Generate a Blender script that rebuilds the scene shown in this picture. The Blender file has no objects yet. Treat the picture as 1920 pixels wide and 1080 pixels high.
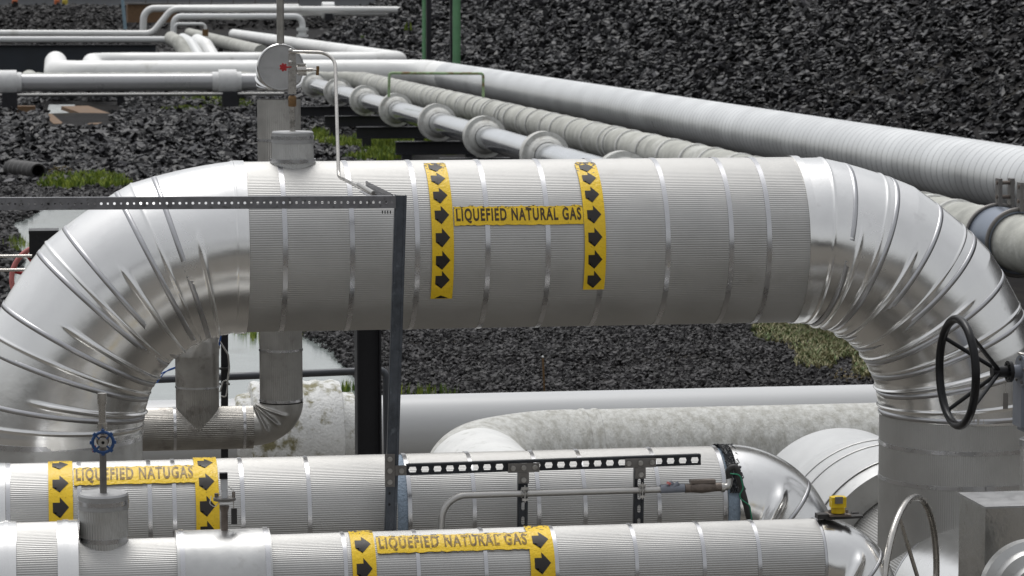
import bpy, bmesh, math, random
import numpy as np
from mathutils import Vector, Matrix
random.seed(7); RNG = np.random.RandomState(7)
SC = bpy.context.scene; COL = SC.collection
# ------------------------------------------------------------------ camera
F = 5333.0; A = math.radians(9.2); P = math.atan(532/F); H = 4.5
CAM = Vector((0, 0, H))
fw = Vector((math.sin(A)*math.cos(P), math.cos(A)*math.cos(P), -math.sin(P)))
rt = Vector((math.cos(A), -math.sin(A), 0)); up = rt.cross(fw)
fh = Vector((math.sin(A), math.cos(A), 0))
cd = bpy.data.cameras.new('camera'); co = bpy.data.objects.new('camera', cd); COL.objects.link(co)
m = Matrix((rt, up, -fw)).transposed().to_4x4(); m.translation = CAM; co.matrix_world = m
cd.sensor_width = 36; cd.lens = 36*F/1920; cd.clip_start = .5; cd.clip_end = 6000
cd.dof.use_dof = True; cd.dof.focus_distance = 16.2; cd.dof.aperture_fstop = 8.5
SC.camera = co
SC.render.resolution_x = 1024; SC.render.resolution_y = 576
# ------------------------------------------------------------------ world, sun, exposure
SUN_EL, SUN_ROT = math.radians(66), math.radians(-12)
w = bpy.data.worlds.new('World'); SC.world = w; w.use_nodes = True
nt = w.node_tree; nt.nodes.clear()
o = nt.nodes.new('ShaderNodeOutputWorld'); b = nt.nodes.new('ShaderNodeBackground'); sk = nt.nodes.new('ShaderNodeTexSky')
sk.sky_type = 'NISHITA'; sk.sun_disc = False; sk.sun_elevation = SUN_EL; sk.sun_rotation = SUN_ROT
sk.air_density = 1.0; sk.dust_density = 1.5; sk.ozone_density = 1.0
hs = nt.nodes.new('ShaderNodeHueSaturation'); hs.inputs['Saturation'].default_value = .12
tc = nt.nodes.new('ShaderNodeTexCoord'); sp = nt.nodes.new('ShaderNodeSeparateXYZ')
mr = nt.nodes.new('ShaderNodeMapRange'); mr.inputs[1].default_value = 0; mr.inputs[2].default_value = .9
mr.inputs[3].default_value = .75; mr.inputs[4].default_value = 2.0
cn = nt.nodes.new('ShaderNodeTexNoise'); cn.inputs['Scale'].default_value = 2.2; cn.inputs['Detail'].default_value = 4
cm = nt.nodes.new('ShaderNodeMapRange'); cm.inputs[3].default_value = .75; cm.inputs[4].default_value = 1.25
mu0 = nt.nodes.new('ShaderNodeMath'); mu0.operation = 'MULTIPLY'
mu = nt.nodes.new('ShaderNodeVectorMath'); mu.operation = 'SCALE'
nt.links.new(tc.outputs['Generated'], sp.inputs[0]); nt.links.new(sp.outputs[2], mr.inputs[0])
nt.links.new(tc.outputs['Generated'], cn.inputs['Vector']); nt.links.new(cn.outputs[0], cm.inputs[0])
nt.links.new(mr.outputs[0], mu0.inputs[0]); nt.links.new(cm.outputs[0], mu0.inputs[1])
nt.links.new(sk.outputs[0], hs.inputs['Color']); nt.links.new(hs.outputs[0], mu.inputs[0]); nt.links.new(mu0.outputs[0], mu.inputs['Scale'])
nt.links.new(mu.outputs[0], b.inputs[0]); b.inputs[1].default_value = .105; nt.links.new(b.outputs[0], o.inputs[0])
sd = bpy.data.lights.new('sun', 'SUN'); sd.energy = 1.0; sd.angle = math.radians(25); sd.color = (1, .98, .95)
so = bpy.data.objects.new('sun', sd); COL.objects.link(so)
so.rotation_euler = (math.radians(-24), 0, math.radians(12))
SC.view_settings.view_transform = 'Standard'; SC.view_settings.look = 'None'
SC.view_settings.exposure = 0.17; SC.view_settings.gamma = 1
# ------------------------------------------------------------------ pixel <-> place
def ray(px, py): return (fw + rt*((px-960)/F) - up*((py-540)/F))
def W(px, py, Y):
    d = ray(px, py); return CAM + d*(Y/d.y)
def G(px, py, z=0.0):
    d = ray(px, py); return CAM + d*((z-H)/d.z)
def L(n, Y, px=960):
    d = ray(px, 540); return n/F*(Y/d.y)
def PXY(x, y, z):                       # arrays -> pixel
    v = np.stack([x, y, z-H], -1)
    d = v@np.array(fw); return 960+F*(v@np.array(rt))/d, 540-F*(v@np.array(up))/d
# ------------------------------------------------------------------ tags and builders
ORG = {}
def tag(o, label=None, cat=None, group=None, kind=None):
    if label: o['label'] = label
    if cat: o['category'] = cat
    if group: o['group'] = group
    if kind: o['kind'] = kind
    return o
def thing(name, loc, label, cat, group=None):
    o = bpy.data.objects.new(name, None); COL.objects.link(o); o.location = loc; o.empty_display_size = .1
    ORG[o.name] = Vector(loc); return tag(o, label, cat, group)
def perp(a):
    a = a.normalized(); t = Vector((0, 0, 1)) if abs(a.z) < .9 else Vector((0, 1, 0))
    u = a.cross(t).normalized(); return u, a.cross(u).normalized()
class MB:
    def __init__(s): s.v = []; s.f = []; s.s = []
    def add(s, v, f, smooth=False):
        n = len(s.v); s.v += [tuple(p) for p in v]; s.f += [tuple(i+n for i in q) for q in f]; s.s += [smooth]*len(f); return s
    def box(s, c, sz, ax=None):
        c = Vector(c); X, Y, Z = ax or (Vector((1, 0, 0)), Vector((0, 1, 0)), Vector((0, 0, 1)))
        v = [c+X*(i*sz[0]/2)+Y*(j*sz[1]/2)+Z*(k*sz[2]/2) for i in (-1, 1) for j in (-1, 1) for k in (-1, 1)]
        return s.add(v, [(0, 1, 3, 2), (4, 6, 7, 5), (0, 4, 5, 1), (2, 3, 7, 6), (0, 2, 6, 4), (1, 5, 7, 3)])
    def bar(s, p0, p1, wd, ht, upv=Vector((0, 0, 1))):
        p0 = Vector(p0); p1 = Vector(p1); X = (p1-p0); l = X.length; X.normalize(); Y = upv.cross(X).normalized(); Z = X.cross(Y)
        return s.box((p0+p1)/2, (l, wd, ht), (X, Y, Z))
    def lathe(s, o, a, prof, seg=32, cap=True, corr=None):
        o = Vector(o); a = Vector(a).normalized(); u, w_ = perp(a)
        if corr: seg = corr[0]*6
        cs = [(math.cos(2*math.pi*i/seg), math.sin(2*math.pi*i/seg)) for i in range(seg)]
        for (s0, r0), (s1, r1) in zip(prof[:-1], prof[1:]):      # each step keeps its own rings: sharp edges
            v = []
            for (t, r) in ((s0, r0), (s1, r1)):
                for i, (c, d) in enumerate(cs):
                    rr = r+(corr[1]*math.cos(2*math.pi*i/6) if corr else 0)
                    v.append(o+a*t+u*(c*rr)+w_*(d*rr))
            s.add(v, [(i, (i+1) % seg, seg+(i+1) % seg, seg+i) for i in range(seg)], abs(s1-s0) > 1e-5 or seg < 0)
        if cap:
            for (t, r), fl in ((prof[0], 1), (prof[-1], 0)):
                if r > 1e-4:
                    q = list(range(seg));  q = q[::-1] if fl else q
                    s.add([o+a*t+u*(c*r)+w_*(d*r) for c, d in cs], [tuple(q)])
        return s
    def cyl(s, p0, p1, r, r1=None, seg=24, cap=True, corr=None):
        p0 = Vector(p0); p1 = Vector(p1); return s.lathe(p0, p1-p0, [(0, r), ((p1-p0).length, r1 if r1 is not None else r)], seg, cap, corr)
    def smooth_lathe(s, o, a, prof, seg=32):
        o = Vector(o); a = Vector(a).normalized(); u, w_ = perp(a); n = len(prof); v = []
        for t, r in prof:
            for i in range(seg):
                q = 2*math.pi*i/seg; v.append(o+a*t+u*(math.cos(q)*r)+w_*(math.sin(q)*r))
        return s.add(v, [(k*seg+i, k*seg+(i+1) % seg, (k+1)*seg+(i+1) % seg, (k+1)*seg+i) for k in range(n-1) for i in range(seg)], True)
    def tube(s, pts, r, seg=12, cap=True, rf=None):
        pts = [Vector(p) for p in pts]; n = len(pts); T = []
        for i in range(n):
            T.append((pts[min(i+1, n-1)]-pts[max(i-1, 0)]).normalized())
        u, w_ = perp(T[0]); v = []
        for i in range(n):
            u = (u-T[i]*u.dot(T[i])).normalized(); w_ = T[i].cross(u); rr = rf(i/(n-1)) if rf else r
            for k in range(seg):
                q = 2*math.pi*k/seg; v.append(pts[i]+u*(math.cos(q)*rr)+w_*(math.sin(q)*rr))
        s.add(v, [(k*seg+i, k*seg+(i+1) % seg, (k+1)*seg+(i+1) % seg, (k+1)*seg+i) for k in range(n-1) for i in range(seg)], True)
        if cap: s.add(v[:seg], [tuple(range(seg))[::-1]]); s.add(v[-seg:], [tuple(range(seg))])
        return s
    def torus(s, c, a, R, r, seg=64, rs=14):
        c = Vector(c); a = Vector(a).normalized(); u, w_ = perp(a); v = []
        for i in range(seg):
            q = 2*math.pi*i/seg; d = u*math.cos(q)+w_*math.sin(q)
            for k in range(rs):
                p = 2*math.pi*k/rs; v.append(c+d*(R+r*math.cos(p))+a*(r*math.sin(p)))
        return s.add(v, [(i*rs+k, ((i+1) % seg)*rs+k, ((i+1) % seg)*rs+(k+1) % rs, i*rs+(k+1) % rs) for i in range(seg) for k in range(rs)], True)
    def ball(s, c, r, n=10): return s.smooth_lathe(c, (0, 0, 1), [(-r*math.cos(math.pi*i/n), max(1e-4, r*math.sin(math.pi*i/n))) for i in range(n+1)], 16)
    def perf(s, o, ux, uy, length, height, thick, holes):
        """plate with real holes: holes = [(u, half_w, half_h, round?)]"""
        o = Vector(o); ux = Vector(ux).normalized(); uy = Vector(uy).normalized(); uz = ux.cross(uy)
        holes = sorted(holes); ed = [0]+[(a[0]+b_[0])/2 for a, b_ in zip(holes[:-1], holes[1:])]+[length]
        for (u, hw, hh, rd), a, b_ in zip(holes, ed[:-1], ed[1:]):
            y0, y1 = -height/2, height/2
            R_ = [(a, y0), (u, y0), (b_, y0), (b_, 0), (b_, y1), (u, y1), (a, y1), (a, 0)]
            k = .72 if rd else 1
            I_ = [(u-hw*k, -hh*(k if hw == hh else 1)), (u, -hh), (u+hw*k, -hh*(k if hw == hh else 1)), (u+hw, 0), (u+hw*k, hh*(k if hw == hh else 1)), (u, hh), (u-hw*k, hh*(k if hw == hh else 1)), (u-hw, 0)]
            v = [o+ux*p+uy*q+uz*z for z in (thick/2, -thick/2) for p, q in R_+I_]
            f = []
            for i in range(8):
                j = (i+1) % 8
                f += [(i, j, 8+j, 8+i), (16+j, 16+i, 24+i, 24+j), (8+i, 8+j, 24+j, 24+i), (j, i, 16+i, 16+j)]
            s.add(v, f)
        return s
    def clusters(s):
        n = len(s.v); par = list(range(n))
        def find(i):
            while par[i] != i: par[i] = par[par[i]]; i = par[i]
            return i
        for f in s.f:
            a = find(f[0])
            for j in f[1:]: par[find(j)] = a
        comp = {}
        for i in range(n): comp.setdefault(find(i), []).append(i)
        A_ = np.array(s.v); bb = [[set(c), A_[c].min(0)-.002, A_[c].max(0)+.002] for c in comp.values()]
        ch = True
        while ch:
            ch = False; out = []
            for c in bb:
                for d in out:
                    if (c[1] <= d[2]).all() and (d[1] <= c[2]).all():
                        d[0] |= c[0]; d[1] = np.minimum(c[1], d[1]); d[2] = np.maximum(c[2], d[2]); ch = True; break
                else: out.append(c)
            bb = out
        res = []
        for c in bb:
            m_ = MB(); mp = {i: k for k, i in enumerate(sorted(c[0]))}; m_.v = [s.v[i] for i in sorted(c[0])]
            for f, sm in zip(s.f, s.s):
                if f[0] in mp: m_.f.append(tuple(mp[j] for j in f)); m_.s.append(sm)
            res.append(m_)
        return res
    def build(s, name, mat, parent=None):
        if name in ('bolt', 'window', 'strap', 'plug_fitting', 'pale_joint_bead', 'bolt_hole', 'wire', 'grey_cable', 'blue_cable', 'cable_tie', 'footing', 'clamp_ring', 'band', 'seam', 'rubber_strap', 'upper_stem', 'nozzle', 'hub_flange') and len(s.v) < 20000:
            cl_ = s.clusters()
            if len(cl_) > 1: return [c.build1(name, mat, parent) for c in cl_][0]
        return s.build1(name, mat, parent)
    def build1(s, name, mat, parent=None):
        me = bpy.data.meshes.new(name); org = ORG.get(parent.name, Vector()) if parent else Vector()
        me.from_pydata([(p[0]-org.x, p[1]-org.y, p[2]-org.z) for p in s.v], [], s.f)
        me.polygons.foreach_set('use_smooth', s.s); me.materials.append(mat); me.update()
        o = bpy.data.objects.new(name, me); COL.objects.link(o)
        if parent: o.parent = parent
        ORG[o.name] = org; return o
def fillet(pts, rad, n=10):
    pts = [Vector(p) for p in pts]; out = [pts[0]]
    for a, b_, c in zip(pts[:-2], pts[1:-1], pts[2:]):
        d0 = (a-b_).normalized(); d1 = (c-b_).normalized(); ang = d0.angle(d1)
        if ang > 3.1: out.append(b_); continue
        rad_ = rad; t = rad/math.tan(ang/2); lim = .48*min((a-b_).length, (c-b_).length)
        if t > lim: rad_ = rad*lim/t; t = lim
        p0 = b_+d0*t; p1 = b_+d1*t; cen = b_+(d0+d1).normalized()*(rad_/math.sin(ang/2))
        v0 = p0-cen; v1 = p1-cen; th = v0.angle(v1)
        for i in range(n+1):
            k = i/n; out.append(cen+(v0*math.sin((1-k)*th)+v1*math.sin(k*th))/math.sin(th))
    return out+[pts[-1]]
def dense(pts, step):
    out = [pts[0]]
    for a, b_ in zip(pts[:-1], pts[1:]):
        n = max(1, int((b_-a).length/step)); out += [a.lerp(b_, (i+1)/n) for i in range(n)]
    return out
# ------------------------------------------------------------------ materials
def mat(name, col, rough=.5, metal=0.0, var=.1, nscale=6.0, rvar=.1, bump=0.0, bscale=40.0, col2=None, thr=(.5, .65), c2scale=8.0, stretch=None, spec=.5):
    m_ = bpy.data.materials.new(name); m_.use_nodes = True; t = m_.node_tree; N = t.nodes; B = N['Principled BSDF']
    B.inputs['Metallic'].default_value = metal; B.inputs['Specular IOR Level'].default_value = spec
    tc_ = N.new('ShaderNodeTexCoord'); vec = tc_.outputs['Object']
    if stretch:
        mp = N.new('ShaderNodeMapping'); mp.inputs['Scale'].default_value = stretch; t.links.new(vec, mp.inputs[0]); vec = mp.outputs[0]
    n1 = N.new('ShaderNodeTexNoise'); n1.inputs['Scale'].default_value = nscale; n1.inputs['Detail'].default_value = 6; n1.inputs['Roughness'].default_value = .6
    t.links.new(vec, n1.inputs['Vector'])
    r1 = N.new('ShaderNodeMapRange'); r1.inputs[1].default_value = .3; r1.inputs[2].default_value = .7; r1.inputs[3].default_value = 1-var; r1.inputs[4].default_value = 1+var
    t.links.new(n1.outputs[0], r1.inputs[0])
    sc_ = N.new('ShaderNodeVectorMath'); sc_.operation = 'SCALE'; sc_.inputs[0].default_value = col[:3]; t.links.new(r1.outputs[0], sc_.inputs['Scale'])
    out = sc_.outputs[0]
    if col2 is not None:
        n2 = N.new('ShaderNodeTexNoise'); n2.inputs['Scale'].default_value = c2scale; n2.inputs['Detail'].default_value = 8; n2.inputs['Roughness'].default_value = .68
        t.links.new(vec, n2.inputs['Vector'])
        r2 = N.new('ShaderNodeMapRange'); r2.inputs[1].default_value = thr[0]; r2.inputs[2].default_value = thr[1]; t.links.new(n2.outputs[0], r2.inputs[0])
        mx = N.new('ShaderNodeMix'); mx.data_type = 'RGBA'; t.links.new(r2.outputs[0], mx.inputs[0]); t.links.new(out, mx.inputs[6]); mx.inputs[7].default_value = (*col2, 1); out = mx.outputs[2]
    t.links.new(out, B.inputs['Base Color'])
    r3 = N.new('ShaderNodeMapRange'); r3.inputs[1].default_value = .3; r3.inputs[2].default_value = .7; r3.inputs[3].default_value = max(.03, rough-rvar); r3.inputs[4].default_value = min(1, rough+rvar)
    t.links.new(n1.outputs[0], r3.inputs[0]); t.links.new(r3.outputs[0], B.inputs['Roughness'])
    if bump:
        n3 = N.new('ShaderNodeTexNoise'); n3.inputs['Scale'].default_value = bscale; n3.inputs['Detail'].default_value = 5; t.links.new(vec, n3.inputs['Vector'])
        bp = N.new('ShaderNodeBump'); bp.inputs['Strength'].default_value = bump; bp.inputs['Distance'].default_value = .02; t.links.new(n3.outputs[0], bp.inputs['Height']); t.links.new(bp.outputs[0], B.inputs['Normal'])
    return m_
ALC = mat('corrugated_aluminium', (.46, .455, .44), .47, .75, .10, 2.4, .06, col2=(.42, .41, .39), thr=(.58, .8), c2scale=5)
ALS = mat('smooth_aluminium', (.80, .795, .78), .23, 1, .05, 3, .06, .07, 7, col2=(.6, .59, .57), thr=(.6, .85), c2scale=6)
ALD = mat('dull_aluminium', (.55, .55, .54), .4, .9, .1, 5, .1, .05, 20, col2=(.36, .35, .33), thr=(.55, .8), c2scale=7)
ALB = mat('brushed_steel_strap', (.54, .54, .55), .28, 1, .05, 14, .05)
ALE = mat('elbow_strap', (.50, .50, .51), .36, 1, .08, 10, .06)
CAPM = mat('stub_cap_sheet', (.40, .40, .40), .5, .8, .1, 12, .08, .05, 50)
OLD = mat('weathered_steel_cladding', (.36, .345, .32), .38, .85, .18, 7, .1, .06, 30, col2=(.17, .155, .14), thr=(.55, .75), c2scale=9)
WHT = mat('white_pvc_jacket', (.52, .525, .525), .35, 0, .05, 1.5, .08, 0, 1, col2=(.45, .45, .43), thr=(.6, .9), c2scale=3, stretch=(.25, 2, 3))
STN = mat('stained_white_mastic', (.56, .56, .53), .75, 0, .14, 30, .1, .35, 60, col2=(.30, .29, .25), thr=(.42, .72), c2scale=12, stretch=(1.3, 1, .45))
MOS = mat('mossy_white_mastic', (.72, .72, .70), .8, 0, .1, 8, .1, .6, 45, col2=(.22, .20, .11), thr=(.5, .62), c2scale=6)
OLM = mat('shade_darkened_cladding', (.40, .39, .37), .42, .8, .14, 7, .1, .04, 30, col2=(.26, .25, .23), thr=(.55, .75), c2scale=9)  # base tone darkened to paint in the shade under the arch
DRM = mat('stippled_white_cladding', (.56, .565, .56), .45, .1, .05, 8, .05, .25, 160)
WRP = mat('wrapped_silver_jacket', (.68, .69, .69), .34, .35, .14, .5, .08)
WRG = mat('weathered_grey_wrap', (.42, .42, .38), .8, 0, .25, 2.2, .1, .3, 20, col2=(.62, .62, .58), thr=(.52, .7), c2scale=1.4)
WROW = mat('white_wrap', (.82, .82, .80), .5, .1, .07, .6, .1, col2=(.5, .49, .44), thr=(.55, .8), c2scale=.8)
TUB = mat('polished_tube_jacket', (.74, .76, .79), .14, .85, .05, 1, .05)
CLR = mat('white_collar_mastic', (.60, .60, .57), .75, 0, .1, 3, .1, .4, 25, col2=(.36, .35, .31), thr=(.5, .7), c2scale=5)
GAL = mat('dark_galvanised_strut', (.085, .095, .11), .45, .55, .3, 12, .1, .1, 40, col2=(.22, .25, .28), thr=(.58, .75), c2scale=16)
GAL2 = mat('black_strut', (.022, .025, .03), .4, .3, .3, 12, .1, 0, 1, col2=(.09, .1, .11), thr=(.6, .8), c2scale=20)
RAIL = mat('wet_galvanised_angle', (.20, .20, .21), .45, .5, .2, 20, .12, 0, 1, col2=(.10, .10, .10), thr=(.58, .68), c2scale=28)
PLT = mat('grey_steel_plate', (.19, .18, .17), .45, .6, .12, 20, .1)
BOLT = mat('bolt_steel', (.45, .44, .42), .35, .9, .1, 30)
SSTEEL = mat('stainless_steel', (.52, .50, .47), .28, 1, .12, 25, .08)
COND = mat('galvanised_conduit', (.50, .49, .47), .4, .85, .08, 20, .08)
BRS = mat('rusty_bronze', (.20, .12, .055), .5, .6, .35, 40, .1, .2, 80)
BRN = mat('brown_cast_fitting', (.17, .14, .12), .5, .5, .2, 30, .1, .2, 60)
BLK = mat('black_paint', (.007, .007, .008), .35, 0, .2, 20, .1, spec=.28)
BLKM = mat('black_steel_column', (.018, .018, .022), .5, .2, .3, 5, .1, col2=(.05, .045, .04), thr=(.6, .8), c2scale=6)
BLU = mat('blue_paint', (.012, .055, .17), .4, 0, .2, 30, .1)
RED = mat('red_paint', (.38, .015, .02), .4, 0, .15, 30, .1)
PNK = mat('faded_red_paint', (.55, .18, .17), .6, 0, .15, 30, .1)
GRN = mat('green_paint', (.15, .34, .17), .5, 0, .12, 2, .1)
GRR = mat('rusting_green_paint', (.32, .46, .24), .6, 0, .2, 2, .1, col2=(.22, .13, .04), thr=(.5, .6), c2scale=3)
GRW = mat('green_wire', (.01, .22, .11), .4)
GRYP = mat('blue_grey_paint', (.20, .215, .25), .4, 0, .08, 12, .08, .05, 30)
BLUF = mat('blue_grey_foam', (.28, .35, .43), .7, 0, .15, 18, .1, .5, 60)
TAR = mat('black_mastic', (.010, .011, .014), .25, 0, .4, 20, .1, 1.0, 45, col2=(.35, .42, .5), thr=(.62, .72), c2scale=32, stretch=(1, 1, .35))
YEL = mat('yellow_plastic', (.72, .50, .01), .4, 0, .08, 20)
RUB = mat('black_rubber', (.03, .028, .027), .6, 0, .2, 20)
CON = mat('concrete_pad', (.125, .115, .10), .8, 0, .15, .6, .1, .2, 30)
WOD = mat('brown_timber', (.16, .095, .05), .8, 0, .3, 6, .1, .4, 30)
def tape_mat(name, wear_z=None):
    m_ = mat(name, (.86, .57, .014), .40, 0, .09, 9, .08, .22, 55); t = m_.node_tree; N = t.nodes; B = N['Principled BSDF']
    src = B.inputs['Base Color'].links[0].from_socket
    tc_ = N.new('ShaderNodeTexCoord'); mp = N.new('ShaderNodeMapping'); mp.inputs['Scale'].default_value = (1, 1, 2.6); t.links.new(tc_.outputs['Object'], mp.inputs[0])
    v = N.new('ShaderNodeTexNoise'); v.inputs['Scale'].default_value = 55; v.inputs['Detail'].default_value = 3; t.links.new(mp.outputs[0], v.inputs['Vector'])
    at = N.new('ShaderNodeAttribute'); at.attribute_name = 'wear'
    ad = N.new('ShaderNodeMath'); ad.operation = 'MULTIPLY_ADD'; ad.inputs[1].default_value = .26; t.links.new(at.outputs['Fac'], ad.inputs[0]); t.links.new(v.outputs[0], ad.inputs[2])
    r = N.new('ShaderNodeMapRange'); r.inputs[1].default_value = .705; r.inputs[2].default_value = .735; t.links.new(ad.outputs[0], r.inputs[0])
    mx = N.new('ShaderNodeMix'); mx.data_type = 'RGBA'; t.links.new(r.outputs[0], mx.inputs[0]); t.links.new(src, mx.inputs[6]); mx.inputs[7].default_value = (.06, .04, .025, 1)
    t.links.new(mx.outputs[2], B.inputs['Base Color']); return m_
TAPE = tape_mat('yellow_marker_tape')
ARW = mat('black_arrow_print', (.016, .012, .010), .45, 0, .2, 30)
LET = mat('worn_brown_lettering', (.05, .028, .008), .45, 0, .3, 20, .05, col2=(.42, .26, .012), thr=(.56, .72), c2scale=30, stretch=(2.2, 1, .4))
LET2 = mat('faded_brown_lettering', (.13, .075, .012), .45, 0, .3, 20, .05, col2=(.55, .34, .012), thr=(.46, .66), c2scale=26, stretch=(2.2, 1, .4))
def seam_lines(m_, pitch, frac, mul, axis=1):
    t = m_.node_tree; N = t.nodes; B = N['Principled BSDF']; src = B.inputs['Base Color'].links[0].from_socket
    tc_ = N.new('ShaderNodeTexCoord'); sp_ = N.new('ShaderNodeSeparateXYZ'); t.links.new(tc_.outputs['Object'], sp_.inputs[0])
    def M(op, a, b_=None):
        n = N.new('ShaderNodeMath'); n.operation = op; t.links.new(a, n.inputs[0])
        if b_ is not None: n.inputs[1].default_value = b_
        return n.outputs[0]
    ls = M('LESS_THAN', M('FRACT', M('DIVIDE', sp_.outputs[axis], pitch)), frac)
    mx = N.new('ShaderNodeMix'); mx.data_type = 'RGBA'; mx.blend_type = 'MULTIPLY'; t.links.new(ls, mx.inputs[0]); t.links.new(src, mx.inputs[6]); mx.inputs[7].default_value = (mul, mul, mul, 1)
    t.links.new(mx.outputs[2], B.inputs['Base Color'])
seam_lines(WRP, .35, .10, .58)
def rock_mat(name, c0, c1, rough):
    m_ = bpy.data.materials.new(name); m_.use_nodes = True; t = m_.node_tree; N = t.nodes; B = N['Principled BSDF']
    at = N.new('ShaderNodeAttribute'); at.attribute_name = 'tone'
    mx = N.new('ShaderNodeMix'); mx.data_type = 'RGBA'; mx.inputs[6].default_value = (*c0, 1); mx.inputs[7].default_value = (*c1, 1)
    t.links.new(at.outputs['Fac'], mx.inputs[0]); t.links.new(mx.outputs[2], B.inputs['Base Color']); B.inputs['Roughness'].default_value = rough; B.inputs['Specular IOR Level'].default_value = .3
    return m_
ROCK = rock_mat('wet_slate_rock', (.0065, .0062, .007), (.044, .042, .047), .46)
GRAV = rock_mat('fine_dark_gravel', (.008, .007, .007), (.042, .039, .041), .55)
FARR = rock_mat('far_dark_rubble', (.007, .006, .006), (.024, .021, .021), .6)
# ------------------------------------------------------------------ terrain
def sstep(a, b_, x): t = np.clip((x-a)/(b_-a), 0, 1); return t*t*(3-2*t)
def wob(x, y, k, seed=0):
    r = np.random.RandomState(seed); s_ = 0
    for i in range(6):
        a = r.rand()*6.28; f = k*(1+r.rand()*1.6); s_ = s_+np.sin((x*np.cos(a)+y*np.sin(a))*f+r.rand()*6.28)
    return s_/6
def hgt(X, Y):
    toe = 19.6+np.clip(Y-215, 0, 200)*.05
    z = np.clip((X-toe)*.62, 0, 15)*(1-sstep(250, 300, Y))*sstep(5, 30, Y)
    z = z*(1+.06*wob(X, Y, .25, 3))
    bank = np.interp(Y, [70, 76, 84, 90, 98, 110, 130], [0, .05, .75, 1.0, .45, .25, .1])*(1-sstep(5, 8.5, X))*sstep(-60, -30, X)
    z = z+bank*(1+.15*wob(X, Y, .5, 4))
    md = 4.1*sstep(222, 250, Y)*(1-sstep(268, 290, Y))*(1-sstep(4.5, 8.5, X))+4.15*sstep(325, 350, Y)*(1-sstep(420, 520, Y))
    z = z+md
    z = z+14*sstep(700, 1500, Y)+.05*wob(X, Y, 1.3, 5)*sstep(30, 35, Y)
    z = z+7*sstep(22, 60, -Y)  # unseen rise behind the camera, shaped to put a dark band in reflections
    # pond basin
    return z-.35*pond(X, Y)
PPOLY = None
def pond(X, Y):
    px, py = PXY(X, Y, np.zeros_like(X)); e = 1.1*wob(X, Y, 1.1, 9)
    right = np.interp(py, [300, 400, 470, 560, 620, 650, 700, 760, 900], [120, 190, 330, 480, 565, 620, 672, 690, 700])+e*14
    left = np.interp(py, [300, 395, 420, 470, 520, 900], [300, 60, 10, 35, 10, -60])+e*16
    return sstep(0, 22, px-left)*sstep(0, 22, right-px)*sstep(372, 396, py)*(1-sstep(1000, 1200, py))
xs = np.concatenate([np.arange(-900, -60, 60), np.arange(-60, -12, 3), np.arange(-12, 30, .28), np.arange(30, 70, 2), np.arange(70, 1600, 70)])
ys = np.concatenate([np.arange(-400, -60, 60), np.arange(-60, 28, 4), np.arange(28, 130, .3), np.arange(130, 320, 2), np.arange(320, 1700, 40)])
gx, gy = np.meshgrid(xs, ys); gz = hgt(gx, gy); nx, ny = len(xs), len(ys)
idx = np.arange(nx*ny).reshape(ny, nx)
fc = np.stack([idx[:-1, :-1], idx[:-1, 1:], idx[1:, 1:], idx[1:, :-1]], -1).reshape(-1, 4)
def npmesh(name, V, Fc, mat_, smooth=False, attr=None, attrname='tone'):
    me = bpy.data.meshes.new(name); k = Fc.shape[1]
    me.vertices.add(len(V)); me.vertices.foreach_set('co', V.astype(np.float32).ravel())
    me.loops.add(Fc.size); me.loops.foreach_set('vertex_index', Fc.astype(np.int32).ravel())
    me.polygons.add(len(Fc)); me.polygons.foreach_set('loop_start', np.arange(0, Fc.size, k, dtype=np.int32))
    me.update(calc_edges=True); me.polygons.foreach_set('use_smooth', np.full(len(Fc), smooth))
    if attr is not None:
        a = me.attributes.new(attrname, 'FLOAT', 'POINT'); a.data.foreach_set('value', attr.astype(np.float32))
    me.materials.append(mat_); me.update(); o = bpy.data.objects.new(name, me); COL.objects.link(o); return o
GRD = mat('dark_earth', (.012, .011, .011), .8, 0, .4, 3, .1, 1.0, 28, col2=(.028, .024, .016), thr=(.55, .7), c2scale=.35, spec=.1)
tag(npmesh('ground', np.stack([gx, gy, gz], -1).reshape(-1, 3), fc, GRD, True), kind='structure')
pad = MB().box((3, -4, .03), (44, 62, .06)); tag(pad.build('concrete_pavement', CON), kind='structure')
WAT = mat('pond_water', (.27, .30, .29), .12, 0, .12, 1.2, .04, .12, 18, spec=1.0, col2=(.12, .13, .115), thr=(.56, .7), c2scale=.9)
tag(MB().add([(-30, 30, -.06), (14, 30, -.06), (14, 66, -.06), (-30, 66, -.06)], [(0, 1, 2, 3)]).build('pond_water', WAT), kind='structure')
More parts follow.
